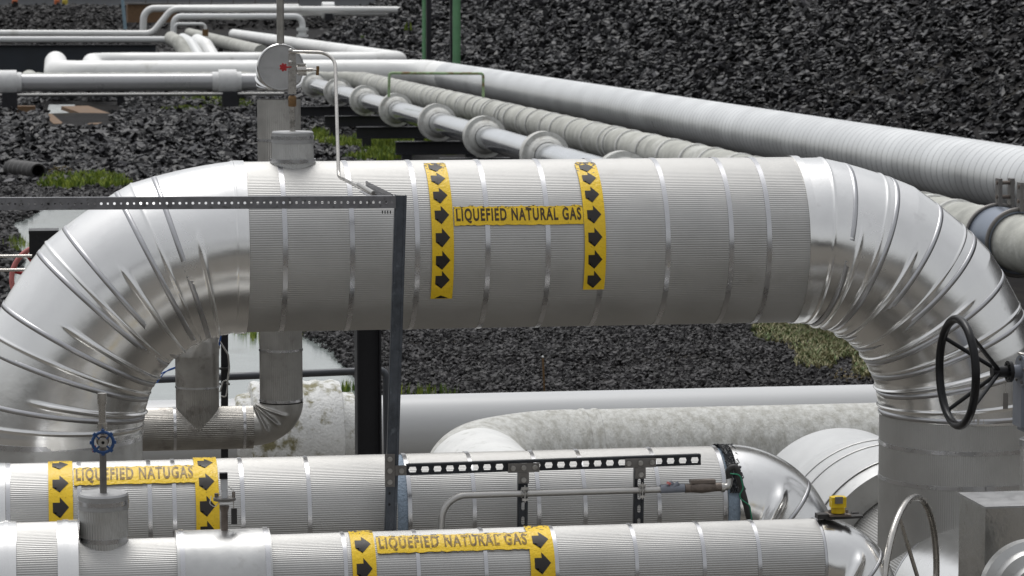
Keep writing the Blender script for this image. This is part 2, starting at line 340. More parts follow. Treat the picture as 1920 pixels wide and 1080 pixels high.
# ------------------------------------------------------------------ rocks and gravel
def ico():
    p = (1+5**.5)/2; v = np.array([(-1, p, 0), (1, p, 0), (-1, -p, 0), (1, -p, 0), (0, -1, p), (0, 1, p), (0, -1, -p), (0, 1, -p), (p, 0, -1), (p, 0, 1), (-p, 0, -1), (-p, 0, 1)])/1.9
    f = np.array([(0, 11, 5), (0, 5, 1), (0, 1, 7), (0, 7, 10), (0, 10, 11), (1, 5, 9), (5, 11, 4), (11, 10, 2), (10, 7, 6), (7, 1, 8), (3, 9, 4), (3, 4, 2), (3, 2, 6), (3, 6, 8), (3, 8, 9), (4, 9, 5), (2, 4, 11), (6, 2, 10), (8, 6, 7), (9, 8, 1)])
    return v, f
IV, IF = ico()
def scatter(name, x, y, size, mat_, label, cat, flat=.45, tone_pow=5.0, sink=.1, tilt=.5):
    n = len(x); z = hgt(x, y)
    tv = IV[None]*(1+.33*RNG.randn(24, 12, 1)).clip(.4, 1.7)+.12*RNG.randn(24, 12, 3)
    V = tv[RNG.randint(24, size=n)]
    sc = np.stack([1+.5*RNG.rand(n), .7+.3*RNG.rand(n), flat*(.5+RNG.rand(n))], -1)
    V = V*sc[:, None, :]*(size/2)[:, None, None]
    a = RNG.rand(n)*6.28; ca, sa = np.cos(a), np.sin(a)
    V = np.stack([V[..., 0]*ca[:, None]-V[..., 1]*sa[:, None], V[..., 0]*sa[:, None]+V[..., 1]*ca[:, None], V[..., 2]], -1)
    for ax in (0, 1):
        t = tilt*RNG.randn(n)+(0 if ax == 0 else -.3*(x > 17)); c, s_ = np.cos(t)[:, None], np.sin(t)[:, None]; p, q = V[..., ax], V[..., 2]
        pn, qn = p*c-q*s_, p*s_+q*c; V[..., ax] = pn; V[..., 2] = qn
    V = V+np.stack([x, y, z+size*sink], -1)[:, None, :]
    Fc = (IF[None]+12*np.arange(n)[:, None, None]).reshape(-1, 3)
    tone = np.repeat(RNG.rand(n)**tone_pow, 12)
    return tag(npmesh(name, V.reshape(-1, 3), Fc, mat_, False, tone), label, cat, kind='stuff')
def sample(n, x0, x1, y0, y1, keep=None):
    x = x0+(x1-x0)*RNG.rand(n); y = y0+(y1-y0)*RNG.rand(n); px, py = PXY(x, y, hgt(x, y))
    k = (px > -120) & (px < 2040) & (py > -60) & (py < 1150)
    if keep is not None: k &= keep(x, y, px, py)
    return x[k], y[k]
# right embankment: density falls with distance
X, Y = sample(125000, 19.0, 34, 50, 250, lambda x, y, px, py: (py > -25) & (RNG.rand(len(x)) < np.clip(90/y, 0, 1)))
S = (.10+.26*RNG.rand(len(X))**2.2)*np.clip(Y/95, .8, 1.9)
scatter('rock_embankment', X, Y, S, ROCK, 'steep bank of loose dark wet slate rocks rising behind the long silver pipe', 'rocks', sink=.15)
X, Y = sample(44000, -8, 9.5, 72, 98, lambda x, y, px, py: (px < 700) & ~((px > 84) & (px < 212) & (py < 240)))
S = .085+.23*RNG.rand(len(X))**2.4
scatter('rock_bank', X, Y, S, ROCK, 'low bank of broken black rocks beyond the pond at the left', 'rocks', sink=.15)
X, Y = sample(52000, .5, 13, 30.5, 41.5, lambda x, y, px, py: (px > 520) & (py > 600) & (pond(x, y) < .45))
S = .028+.05*RNG.rand(len(X))**2
scatter('gravel_bed', X, Y, S, GRAV, 'flat bed of fine dark gravel seen through the big pipe arch', 'gravel', .7, 2.2, .2)
X, Y = sample(26000, -3, 3.5, 41, 78, lambda x, y, px, py: (px < 330) & (pond(x, y) < .4) & (py > 290))
S = .05+.12*RNG.rand(len(X))**2
scatter('pond_edge_gravel', X, Y, S, GRAV, 'scattered dark stones along the far left edge of the pond', 'gravel', .6, 2.2, .15)
X, Y = sample(30000, -16, 19, 98, 200, lambda x, y, px, py: (px < 860) & ~((px > 80) & (px < 225) & (py < 232) & (py > 190)))
scatter('yard_rubble', X, Y, (.14+.25*RNG.rand(len(X))**2)*np.clip(Y/110, 1, 2), ROCK, 'dark rubble covering the yard under and behind the far white pipes', 'rubble', sink=.05)
X, Y = sample(26000, -25, 62, 200, 352, lambda x, y, px, py: (px < 800))
scatter('far_yard_rubble', X, Y, .25+.4*RNG.rand(len(X)), FARR, 'distant dark rubble between the far pipes and the horizon building', 'rubble', sink=.05)
X, Y = sample(14000, -30, 7.5, 222, 262); scatter('far_mound_rocks', X, Y, .15+.3*RNG.rand(len(X)), FARR, 'long dark mound of rubble behind the far white pipes', 'rocks')
# ------------------------------------------------------------------ grass and weeds
def leafmat(name, c0, c1):
    m_ = rock_mat(name, c0, c1, .6); return m_
GRS = leafmat('grass_blades', (.07, .13, .02), (.30, .36, .05)); WED = leafmat('weed_leaves', (.075, .125, .03), (.30, .26, .15)); MUD = leafmat('dry_sedge', (.09, .06, .02), (.20, .16, .06))
def tufts(name, label, pix, n, h, mat_, wdt=.01, z0=0, lean=.5, clump=6):
    """pix: list of (px, py, rx, ry) ellipses on the ground"""
    Vs = []; Fs = []; T = []
    for (px, py, rx, ry) in pix:
        k = int(n*rx*ry/100.)+12
        for _ in range(k):
            a = random.random()*6.28; q = random.random()**.6
            base = G(px+rx*q*math.cos(a), py+ry*q*math.sin(a), z0); zz = float(hgt(np.array([base.x]), np.array([base.y]))[0])
            base = G(px+rx*q*math.cos(a), py+ry*q*math.sin(a), max(zz, -.1))
            tone = random.random()
            for j in range(clump):
                hh = h*(.4+.8*random.random()); th = random.random()*6.28; d = Vector((math.cos(th), math.sin(th), 0)); e = Vector((-d.y, d.x, 0))*wdt*(.6+random.random())
                b0 = base+Vector((random.gauss(0, 1), random.gauss(0, 1), 0))*h*.25; ln = lean*random.random()*hh
                i = len(Vs); Vs += [b0-e, b0+e, b0+d*ln*.4+e*.8+Vector((0, 0, hh*.6)), b0+d*ln*.4-e*.8+Vector((0, 0, hh*.6)), b0+d*ln+Vector((0, 0, hh))]
                Fs += [(i, i+1, i+2), (i, i+2, i+3), (i+3, i+2, i+4)]; T += [min(1, max(0, tone+.2*random.gauss(0, 1)))]*5
    return tag(npmesh(name, np.array([tuple(v) for v in Vs]), np.array(Fs), mat_, False, np.array(T)), label, 'grass', kind='stuff')
tufts('bank_grass', 'strip of bright green grass at the foot of the left rock bank', [(150, 340, 75, 9), (205, 345, 40, 10), (120, 350, 50, 7), (180, 338, 30, 8)], 30, .2, GRS, .018)
tufts('sleeper_grass', 'bright green grass growing between the black sleepers', [(705, 272, 50, 14), (760, 266, 45, 8), (725, 290, 45, 10), (600, 262, 18, 12), (690, 302, 45, 5), (640, 275, 25, 8), (830, 285, 60, 6)], 44, .27, GRS, .022)
tufts('ditch_grass', 'dull green grass below the far grey pipe with white collars', [(430, 197, 50, 7), (380, 188, 40, 4), (340, 208, 50, 4), (520, 205, 30, 8), (600, 215, 50, 6)], 24, .2, GRS, .028)
tufts('gravel_weeds', 'spreading green and reddish weeds on the gravel under the right bend', [(1500, 632, 80, 16), (1560, 655, 75, 22), (1470, 620, 60, 10), (1600, 640, 60, 18), (1530, 680, 40, 14), (1625, 690, 25, 20)], 30, .085, WED, .010, clump=7, lean=1.4)
tufts('dry_sedge', 'rust brown moss clumps at the gravel edge beside the right bend', [(1600, 705, 40, 12), (1640, 708, 18, 8), (110, 320, 25, 8)], 16, .04, MUD, .01, lean=1.2)
tufts('pond_reeds', 'thin green shoots standing in the shallow pond', [(35, 462, 20, 10), (475, 632, 5, 14), (455, 628, 8, 5), (565, 633, 12, 4), (652, 738, 12, 3), (640, 742, 8, 2), (800, 745, 60, 1)], 22, .16, GRS, .008, clump=3, lean=.3)
tufts('slope_weeds', 'small isolated green weeds on the right rock embankment', [(1328, 112, 10, 7), (1355, 153, 6, 6), (1545, 212, 12, 8), (1570, 105, 5, 6), (677, 75, 8, 5), (770, 60, 6, 5), (1250, 148, 5, 3), (892, 78, 6, 4)], 30, .2, GRS, .03, z0=2.0, clump=4)
# ------------------------------------------------------------------ clad pipe parts
class Pipe:                                 # straight clad pipe running along X
    def __init__(s, px, py, Y, R): p = W(px, py, Y); s.Y = Y; s.z = p.z; s.R = R
    def hit(s, px, py):                     # pixel -> (X, theta) on the near surface; theta 0 = top, + = towards camera
        d = ray(px, py); oy, oz = -s.Y, H-s.z
        a = d.y**2+d.z**2; b_ = oy*d.y+oz*d.z; c = oy*oy+oz*oz-s.R**2; D = b_*b_-a*c; t = (-b_-math.sqrt(max(D, 0)))/a
        p = CAM+d*t; return p.x, math.atan2(-(p.y-s.Y), p.z-s.z)
    def X(s, px, py=None): return s.hit(px, py)[0]
    def pt(s, x, th, off=0): r = s.R+off; return Vector((x, s.Y-r*math.sin(th), s.z+r*math.cos(th)))
    def ax(s, x): return Vector((x, s.Y, s.z))
def strap(mb, p, a, R, w_=.03, t=.0025): return mb.lathe(Vector(p)-Vector(a).normalized()*w_/2, a, [(0, R-.004), (0, R+t), (w_, R+t), (w_, R-.004)], 96, False)
def buckle(mb, c, ax):
    return mb.box(c, (.035, .02, .028), ax)
def patch(pp, poly, off, parent, name, mat_, wear=None, cut=.02):
    """flat polygons (x, arc) wrapped on the pipe; arc measured from the top towards the camera"""
    bm = bmesh.new()
    for pl in poly:
        vs = [bm.verts.new((x, a, 0)) for x, a in pl]; bm.faces.new(vs)
    bmesh.ops.triangulate(bm, faces=bm.faces[:])
    ysn = [v.co.y for v in bm.verts]; y = min(ysn)+cut
    while y < max(ysn):
        bmesh.ops.bisect_plane(bm, geom=bm.verts[:]+bm.edges[:]+bm.faces[:], plane_co=(0, y, 0), plane_no=(0, 1, 0)); y += cut
    return wrap(bm, pp, off, parent, name, mat_, wear)
def wrap(bm, pp, off, parent, name, mat_, wear=None):
    me = bpy.data.meshes.new(name); org = ORG[parent.name]; bm.verts.ensure_lookup_table(); wr = []
    for v in bm.verts:
        x, a = v.co.x, v.co.y; wr.append(wear(x, a) if wear else 0); v.co = pp.pt(x, a/pp.R, off)-org
    bmesh.ops.recalc_face_normals(bm, faces=bm.faces[:]); bm.to_mesh(me); bm.free()
    at = me.attributes.new('wear', 'FLOAT', 'POINT'); at.data.foreach_set('value', wr)
    me.materials.append(mat_); me.polygons.foreach_set('use_smooth', [True]*len(me.polygons))
    o = bpy.data.objects.new(name, me); COL.objects.link(o); o.parent = parent; ORG[o.name] = org; return o
def textpatch(pp, s_, x0, x1, a0, a1, off, parent, mat_):
    cu = bpy.data.curves.new('t', 'FONT'); cu.body = s_; cu.offset = .030; cu.resolution_u = 6; cu.space_character = 1.2; ob = bpy.data.objects.new('t', cu); COL.objects.link(ob)
    bpy.context.view_layer.update(); me = bpy.data.meshes.new_from_object(ob.evaluated_get(bpy.context.evaluated_depsgraph_get()))
    bpy.data.objects.remove(ob); bm = bmesh.new(); bm.from_mesh(me)
    xs_ = [v.co.x for v in bm.verts]; ys_ = [v.co.y for v in bm.verts]; lx, hx, ly, hy = min(xs_), max(xs_), min(ys_), max(ys_)
    for v in bm.verts: v.co = (x0+(v.co.x-lx)/(hx-lx)*(x1-x0), a1+(v.co.y-ly)/(hy-ly)*(a0-a1), 0)
    y = a0+.012
    while y < a1:
        bmesh.ops.bisect_plane(bm, geom=bm.verts[:]+bm.edges[:]+bm.faces[:], plane_co=(0, y, 0), plane_no=(0, 1, 0)); y += .012
    return wrap(bm, pp, off, parent, 'lettering', mat_)
def arrow(cx, ca, l, h):
    x0 = cx-l/2; xm = cx-l*.06; x1 = cx+l/2; s_ = h*.235
    return [(x0, ca-s_), (xm, ca-s_), (xm, ca-h/2), (x1, ca), (xm, ca+h/2), (xm, ca+s_), (x0, ca+s_)]
def arrow_band(pp, parent, xl, xr, a0, a1, arrows, pitch=.133, wearlen=.16, seed=0):
    r = random.Random(seed); n = 14; top = [(xl+(xr-xl)*i/n, a0+r.uniform(-.012, .022)) for i in range(n+1)]
    o = patch(pp, [top+[(xr, a1), (xl, a1)]], .0085, parent, 'arrow_tape', TAPE, lambda x, a: max(0, 1-(a-a0)/wearlen))
    for ca in arrows:
        if ca-.055 < a1:
            pl = arrow((xl+xr)/2, ca, (xr-xl)*.66, .11)
            if ca+.055 > a1: pl = [(x, min(a, a1-.004)) for x, a in pl]
            patch(pp, [pl], .0100, o, 'arrow', ARW)
    return o
def text_band(pp, parent, s_, xl, xr, a0, a1, mat_, seed=0, wl=.05, tx=(0, 0)):
    r = random.Random(seed); n = 40; top = [(xl+(xr-xl)*i/n, a0+r.uniform(-.004, .008)) for i in range(n+1)]; bot = [(xr-(xr-xl)*i/n, a1+r.uniform(-.003, .003)) for i in range(n+1)]
    o = patch(pp, [top+bot], .0092, parent, 'text_tape', TAPE, lambda x, a: max(0, 1-(a-a0)/wl)*.7)
    textpatch(pp, s_, xl+.012+tx[0], xr-.012+tx[1], a0+.014, a1-.01, .0106, o, mat_); return o
def elbow(cen, ra, a0dir, a1dir, rc, R, full, part, bands, parent, mat_, total=90, hx=1.0, nr=420, nt_=168, name='elbow', am=.009, sg=.0075, facet=22., fd=.5, dent=.0025, front=None, cs=(.30, .44)):
    """clad bend: centre, start direction a0dir (towards pipe axis at phi=0), a1dir at 90 deg"""
    cen = Vector(cen); u0 = Vector(a0dir); u1 = Vector(a1dir); nrm = u0.cross(u1).normalized()
    if front and nrm.dot(front) < 0: nrm = -nrm
    ph = np.radians(np.linspace(0, total, nr)); be = np.linspace(0, 2*np.pi, nt_, endpoint=False); PH, BE = np.meshgrid(ph, be, indexing='ij')
    rad = np.full_like(PH, R); thr_w = (1-np.cos(BE))/2                                 # 0 extrados .. 1 throat
    arcl = (rc+R*np.cos(BE))
    for k in full:
        s_ = (PH-math.radians(k))*arcl; rad += am*.6*np.exp(-(s_/sg)**2)
    for k in part:
        s_ = (PH-math.radians(k))*arcl; e = sstep(cs[0], cs[1], thr_w); wd = sg*1.5*(1.3-.7*thr_w); rad += am*1.5*e*np.exp(-(s_/wd)**2)
    rad += dent*(np.sin(PH*5+2*np.sin(BE*2))+np.sin(PH*9+BE*3+1)*.5+np.sin(BE*5-PH*6)*.3)*(.4+.6*thr_w)
    # puckers at the throat
    rad += .0015*np.sin(PH*60)*sstep(.88, .99, thr_w)
    fm = (np.degrees(PH)-full[0]+facet*50) % facet-facet/2 if full else PH*0
    k_ = 1+fd*(math.cos(math.radians(facet/2))/np.cos(np.radians(fm))-1) if full else 1
    rr = (rc+rad*np.cos(BE))*k_
    U0 = np.array(u0); U1 = np.array(u1)*hx; NN = np.array(nrm)
    Pp = np.array(cen)+(rr*np.cos(PH))[..., None]*U0+(rr*np.sin(PH))[..., None]*U1+(rad*np.sin(BE))[..., None]*NN-np.array(ORG[parent.name])
    I = np.arange(nr*nt_).reshape(nr, nt_); J = np.roll(I, -1, 1)
    Fq = np.stack([I[:-1], J[:-1], J[1:], I[1:]], -1).reshape(-1, 4)
    # orientation check
    o = npmesh(name, Pp.reshape(-1, 3), Fq, mat_, True); bm = bmesh.new(); bm.from_mesh(o.data); bmesh.ops.recalc_face_normals(bm, faces=bm.faces[:]); bm.to_mesh(o.data); bm.free()
    o.parent = parent; ORG[o.name] = ORG[parent.name]
    for k in bands:
        a = math.radians(k); fmk = ((k-full[0]+facet*50) % facet-facet/2) if full else 0; kk = 1+fd*(math.cos(math.radians(facet/2))/math.cos(math.radians(fmk))-1) if full else 1
        cp = cen+u0*(rc*kk*math.cos(a))+u1*(rc*kk*math.sin(a)*hx); rd = (u0*math.cos(a)+u1*(math.sin(a)*hx)); tg = (-u0*math.sin(a)+u1*(math.cos(a)*hx)).normalized()
        rdn = tg.cross(nrm).normalized()
        if rdn.dot(rd) < 0: rdn = -rdn
        v = []; w_ = .010*R/.5+.005; n = 96
        for t_, ro in ((-w_, 0), (-w_, .0022), (w_, .0022), (w_, 0)):
            for i in range(n):
                b_ = 2*math.pi*i/n; q = (R+ro); v.append(cen+rd*((rc+q*math.cos(b_))*kk)+nrm*(q*math.sin(b_))+tg*t_)
        mb = MB(); mb.add(v, [(j*n+i, j*n+(i+1) % n, (j+1)*n+(i+1) % n, (j+1)*n+i) for j in range(3) for i in range(n)], False); mb.s = [True]*len(mb.s)
        ob = mb.build('band', ALE, parent)
    return o
# ================================================================== P1: the big arch
XV = Vector((1, 0, 0)); YV = Vector((0, 1, 0)); ZV = Vector((0, 0, 1))
P1 = Pipe(990, 456, 16.6, .497)
xl = P1.X(455, 465); xr = P1.X(1528, 452)
t1 = thing('arch_pipe', (xl, P1.Y, 0), 'biggest silver pipe, an arch filling the picture with yellow arrow tape on its ribbed span', 'pipe')
MB().cyl(P1.ax(xl), P1.ax(xr), P1.R, cap=False, corr=(235, .0008)).build('span_cladding', ALC, t1)
for i, px in enumerate((535, 661, 783, 915, 1028, 1129, 1253, 1372, 1443)):
    x = P1.X(px, 455); mb = MB(); strap(mb, P1.ax(x), XV, P1.R+.002, .028); mb.build('band', ALB, t1)
for x, w_ in ((xl+.01, .06), (xr-.005, .045)):
    mb = MB(); strap(mb, P1.ax(x), XV, P1.R+.003, w_, .006); mb.build('end_collar', ALS, t1)
RC1 = 1.06
cl = Vector((xl, P1.Y, P1.z-RC1)); elbow(cl, 0, ZV, -XV, RC1, P1.R+.004, [1, 23, 45, 67, 87], [12, 34.5, 56.5, 79], [18, 26.5, 40, 47.5, 61, 70.5, 82], t1, ALS, 92, front=-YV)
RC2 = 1.07
cr = Vector((xr, P1.Y, P1.z-RC2)); elbow(cr, 0, ZV, XV, RC2, P1.R+.004, [6, 20, 42, 64, 86], [14, 31, 53, 75], [11.5, 22.5, 34.5, 45, 56, 66.5, 78, 89.5], t1, ALS, 91, front=-YV)
bl = Vector((xl-RC1, P1.Y, cl.z)); br = Vector((xr+RC2, P1.Y, cr.z))
MB().cyl(bl, (bl.x, bl.y, .4), P1.R, cap=False, seg=128).build('riser_cladding', ALD, t1)
MB().cyl(br, (br.x, br.y, .85), P1.R, cap=False, corr=(235, .0008)).build('riser_cladding', ALC, t1)
for py in (832, 898): mb = MB(); strap(mb, (br.x, br.y, W(1822, py+20, 16.1).z), ZV, P1.R+.002, .024); mb.build('band', ALB, t1)
MB().box((br.x+.02, br.y-P1.R-.008, W(1822, 918, 16.1).z), (.05, .016, .032)).build('buckle', ALE, t1)
mb = MB(); strap(mb, (bl.x, bl.y, bl.z-.03), ZV, P1.R+.003, .03); mb.build('band', ALB, t1)
# tapes on P1
def arc(pp, px, py): x, th = pp.hit(px, py); return x, th*pp.R
for (pxa, pxb, pym, py0, py1, ar, sd_) in ((810, 851, 480, 309, 558, (316, 337, 368, 404, 446, 488, 524, 566), 1), (1096, 1136, 480, 307, 541, (316, 336, 366, 403, 445, 486, 523), 2)):
    a0 = arc(P1, pxa, py0)[1]; a1 = arc(P1, pxb, py1)[1]
    arrow_band(P1, t1, P1.X(pxa, pym), P1.X(pxb, pym), a0, a1, [arc(P1, pxa, q)[1] for q in ar], seed=sd_)
text_band(P1, t1, 'LIQUEFIED NATURAL GAS', P1.X(851, 405), P1.X(1093, 405), arc(P1, 960, 387)[1], arc(P1, 960, 422)[1], LET, 3, .03)
# nozzle stub on the crest
ps = W(549, 300, 16.55); R_s = L(38, 16.55, 549); zt = W(549, 246, 16.55).z; zb = P1.z+P1.R
stub = thing('nozzle_stub', (ps.x, 16.55, zb), 'ribbed silver stub with flat lid on the crest of the arch pipe', 'pipe stub')
MB().cyl((ps.x, 16.55, zb-.06), (ps.x, 16.55, zt-.065), R_s+.006, R_s, cap=False, corr=(56, .0013)).build('sleeve', ALD, stub)
MB().lathe((ps.x, 16.55, zt-.07), ZV, [(0, R_s-.002), (0, R_s+.004), (.062, R_s+.002), (.07, R_s-.004), (.07, .001)], 64, False).build('lid', CAPM, stub)
mb = MB(); strap(mb, (ps.x, 16.55, zt-.035), ZV, R_s+.003, .018, .003); strap(mb, (ps.x, 16.55, zb+.01), ZV, R_s+.012, .02, .003); mb.build('strap', ALB, stub)
# instrument on the stub
def V_(px, py, Y=16.55): return W(px, py, Y)
ins = thing('instrument_valve', (ps.x, 16.55, zt), 'stainless instrument valve and stem standing on the lid of the crest stub', 'valve')
xs0 = ps.x
def zz(py, px=549, Y=16.55): return W(px, py, Y).z
mb = MB(); mb.cyl((xs0, 16.55, zt-.002), (xs0, 16.55, zz(198)), L(5.5, 16.5), seg=20); mb.build('stem', SSTEEL, ins)
mb = MB(); r_ = L(7.5, 16.5); mb.smooth_lathe((xs0, 16.55, zz(200)), ZV, [(0, r_*.75), (.003, r_), (.055, r_*1.02), (.062, r_*.85), (.066, r_*.5)], 20); mb.build('bronze_coupling', BRS, ins)
mb = MB(); mb.box((xs0, 16.55, (zz(176)+zz(116))/2), (L(14, 16.5), .04, zz(116)-zz(176))); mb.box((xs0, 16.55, zz(108)), (L(13, 16.5), .035, L(16, 16.5))); mb.cyl((xs0, 16.55, zz(106)), (xs0, 16.55, zz(92)), L(5, 16.5), seg=6); mb.build('manifold_body', SSTEEL, ins)
mb = MB()
q0 = V_(556, 131, 16.53)
mb.cyl(q0, V_(574, 131, 16.53), L(9, 16.5), seg=6); mb.cyl(V_(574, 131, 16.53), V_(586, 131, 16.53), L(3.5, 16.5), seg=12); mb.cyl(V_(586, 131, 16.53), V_(594, 131, 16.53), L(2, 16.5), seg=8)
mb.box(V_(565, 121, 16.53), (.05, .03, .012)); mb.box(V_(567, 140, 16.53), (.05, .03, .012)); mb.build('needle_valve', SSTEEL, ins)
MB().cyl(V_(596, 124, 16.53), V_(595, 141, 16.53), L(2.8, 16.5), seg=12).build('t_handle', BRS, ins)
mb = MB(); c = V_(531, 126, 16.5); n = 7
mb.cyl(c, c+Vector((0, -.03, 0)), L(5, 16.5), seg=16)
for i in range(n): a = 6.283*i/n; mb.cyl(c+Vector((math.cos(a)*.018, -.012, math.sin(a)*.018)), c+Vector((math.cos(a)*.018, -.028, math.sin(a)*.018)), .007, seg=8)
mb.cyl(c+Vector((0, 0, 0)), c+Vector((.05, .03, 0)), .004, seg=8); mb.build('red_knob', RED, ins)
mb = MB(); mb.ball(V_(545, 117, 16.5), .012); mb.ball(V_(545, 95, 16.52), .014); mb.build('plug_fitting', BOLT, ins)
tb = thing('instrument_tubing', V_(545, 97, 16.52), 'thin bent stainless tube running from the crest valve down to the rail corner', 'tube')
pts = fillet([V_(545, 97, 16.52), V_(628, 99, 16.5), V_(635, 331, 15.95), V_(700, 364, 14.85)], .1, 8)
MB().tube(pts, L(3.3, 16.3), 12).build('tube', SSTEEL, tb)
mb = MB(); mb.tube([V_(672, 345, 15.2), V_(700, 362, 14.85)], .012, 8); mb.build('end_fitting', BOLT, tb)
# ================================================================== P2
P2 = Pipe(990, 951, 15.2, .31)
x0 = P2.X(-60, 950); x1 = P2.X(1362, 900)
t2 = thing('middle_pipe', (x0, P2.Y, P2.z-P2.R), 'ribbed silver pipe crossing below the arch, with strut frame in front and shiny downward bend', 'pipe')
xa = P2.X(10, 930); xb_, xc_ = P2.X(744, 920), P2.X(764, 920)
MB().cyl(P2.ax(x0), P2.ax(xa), P2.R+.006, cap=False, seg=96).build('smooth_sleeve', ALS, t2)
MB().cyl(P2.ax(xa), P2.ax(xb_), P2.R, cap=False, corr=(165, .0008)).build('cladding', ALC, t2)
MB().cyl(P2.ax(xc_), P2.ax(x1), P2.R, cap=False, corr=(165, .0008)).build('cladding', ALC, t2)
MB().cyl(P2.ax(xb_-.01), P2.ax(xc_+.01), P2.R-.004, cap=False, seg=96).build('foam_gap_strip', BLUF, t2)
for px in (15, 149, 281, 327, 455, 580, 768, 889, 1010, 1097, 1236, 1360):
    mb = MB(); strap(mb, P2.ax(P2.X(px, 930)), XV, P2.R+.002, .022); mb.build('band', ALB, t2)
mb = MB(); xe = P2.X(1388, 900)
mb.lathe(P2.ax(x1+.005), XV, [(0, P2.R-.012), (xe-x1-.005, P2.R-.012)], 128, False); mb.build('blue_foam_strip', BLUF, t2)
# torn black mastic flap over the top of the joint
n1, n2 = 60, 24; bm = bmesh.new(); g = []
for i in range(n1):
    row = []
    for j in range(n2):
        th = -.5+1.75*i/(n1-1); xx = x1+.012+(xe-x1-.0)*(j/(n2-1)); rr = .002+.010*random.random()+(.006*random.random() if j in (0, n2-1) or i == n1-1 else 0)
        row.append(bm.verts.new(P2.pt(xx+random.uniform(-.004, .004)+(.009*math.sin(i*.8) if j == n2-1 else 0), th, rr)-ORG[t2.name]))
    g.append(row)
for i in range(n1-1):
    for j in range(n2-1): bm.faces.new((g[i][j], g[i+1][j], g[i+1][j+1], g[i][j+1]))
me = bpy.data.meshes.new('torn_mastic'); bm.to_mesh(me); bm.free(); me.materials.append(TAR); ob = bpy.data.objects.new('torn_mastic', me); COL.objects.link(ob); ob.parent = t2
elbow(Vector((xe-.01, P2.Y, P2.z-.335)), 0, ZV, XV, .335, P2.R+.006, [], [30, 62], [46], t2, ALS, 100, .97, 260, 128, front=-YV, am=.030, sg=.022, dent=.006, cs=(.16, .34))
MB().cyl((xe-.01+.325, P2.Y, P2.z-.33), (xe-.01+.325, P2.Y, .2), P2.R, seg=96, cap=False).build('down_leg', ALD, t2)
for (pxa, pxb, sd_, q) in ((91, 137, 5, (875, 909, 953, 1000)), (367, 411, 6, (871, 905, 950, 996))):
    a0 = arc(P2, pxa, 855)[1]
    arrow_band(P2, t2, P2.X(pxa, 940), P2.X(pxb, 940), a0, arc(P2, pxb, 1035)[1], [arc(P2, pxa, k)[1] for k in q], wearlen=.13, seed=sd_)
text_band(P2, t2, 'LIQUEFIED NATUGAS', P2.X(138, 893), P2.X(366, 893), arc(P2, 250, 877)[1], arc(P2, 250, 909)[1], LET2, 8, .05)
# ================================================================== P3
P3 = Pipe(990, 1071, 14.1, .225)
x0 = P3.X(-60, 1060); x1 = P3.X(1553, 1040)
t3 = thing('front_pipe', (x0, P3.Y, P3.z-P3.R), 'nearest silver pipe along the bottom edge, with yellow tape, sleeves and bent end', 'pipe')
def px3(px, py=1050): return P3.X(px, py)
MB().cyl(P3.ax(px3(140)), P3.ax(px3(338)), P3.R, cap=False, corr=(122, .0008)).build('cladding', ALC, t3)
MB().cyl(P3.ax(px3(505)), P3.ax(x1), P3.R, cap=False, corr=(122, .0008)).build('cladding', ALC, t3)
R3b = P3.R+L(38, 14.1, 100)
mb = MB(); mb.lathe(P3.ax(px3(108)), XV, [(0, R3b+.004), (px3(147)-px3(108), R3b+.004), (px3(147)-px3(108)+.001, P3.R-.01)], 96, False); strap(mb, P3.ax(px3(124)), XV, R3b+.004, .03, .004); mb.build('flange_cover', ALS, t3)
MB().cyl(P3.ax(px3(28)), P3.ax(px3(109)), R3b-.004, cap=False, corr=(170, .0009)).build('cladding', ALC, t3)
mb = MB(); mb.cyl(P3.ax(x0-.2), P3.ax(px3(31)), R3b+.003, cap=False, seg=96); strap(mb, P3.ax(px3(12)), XV, R3b+.004, .022, .004); mb.build('flange_cover', ALS, t3)
R3c = P3.R+L(13, 14.1, 100)
mb = MB(); mb.lathe(P3.ax(px3(332)), XV, [(0, P3.R-.01), (0, R3c), (px3(510)-px3(332), R3c), (px3(510)-px3(332), P3.R-.01)], 96, False); mb.build('joint_cover', ALD, t3)
for px in (342, 502): mb = MB(); strap(mb, P3.ax(px3(px)), XV, R3c+.002, .024, .004); mb.build('band', ALB, t3)
for px in (648, 784, 911, 1044, 1194, 1321, 1425, 1551): mb = MB(); strap(mb, P3.ax(px3(px)), XV, P3.R+.002, .02); mb.build('band', ALB, t3)
elbow(Vector((x1-.004, P3.Y, P3.z-.245)), 0, ZV, XV, .245, P3.R+.006, [], [32, 66], [50], t3, ALS, 100, .92, 260, 128, front=-YV, am=.024, sg=.017, dent=.005, cs=(.16, .34))
MB().cyl((x1+.225, P3.Y, P3.z-.24), (x1+.225, P3.Y, .2), P3.R*.9, seg=96, cap=False).build('down_leg', ALD, t3)
for (pxa, pxb, sd_, q) in ((660, 705, 11, (1023, 1068, 1115)), (994, 1040, 12, (1014, 1057, 1105))):
    arrow_band(P3, t3, P3.X(pxa, 1050), P3.X(pxb, 1050), arc(P3, (pxa+pxb)/2, 998 if pxa < 900 else 988)[1], arc(P3, pxb, 1150)[1] if 0 else 1.8*P3.R, [arc(P3, pxa, k)[1] for k in q[:2]]+[arc(P3, pxa, q[1])[1]+.133], wearlen=.09, seed=sd_)
text_band(P3, t3, 'LIQUEFIED NATURAL GAS', P3.X(706, 1025), P3.X(993, 1025), arc(P3, 850, 1004)[1], arc(P3, 850, 1035)[1], LET2, 9, .09)
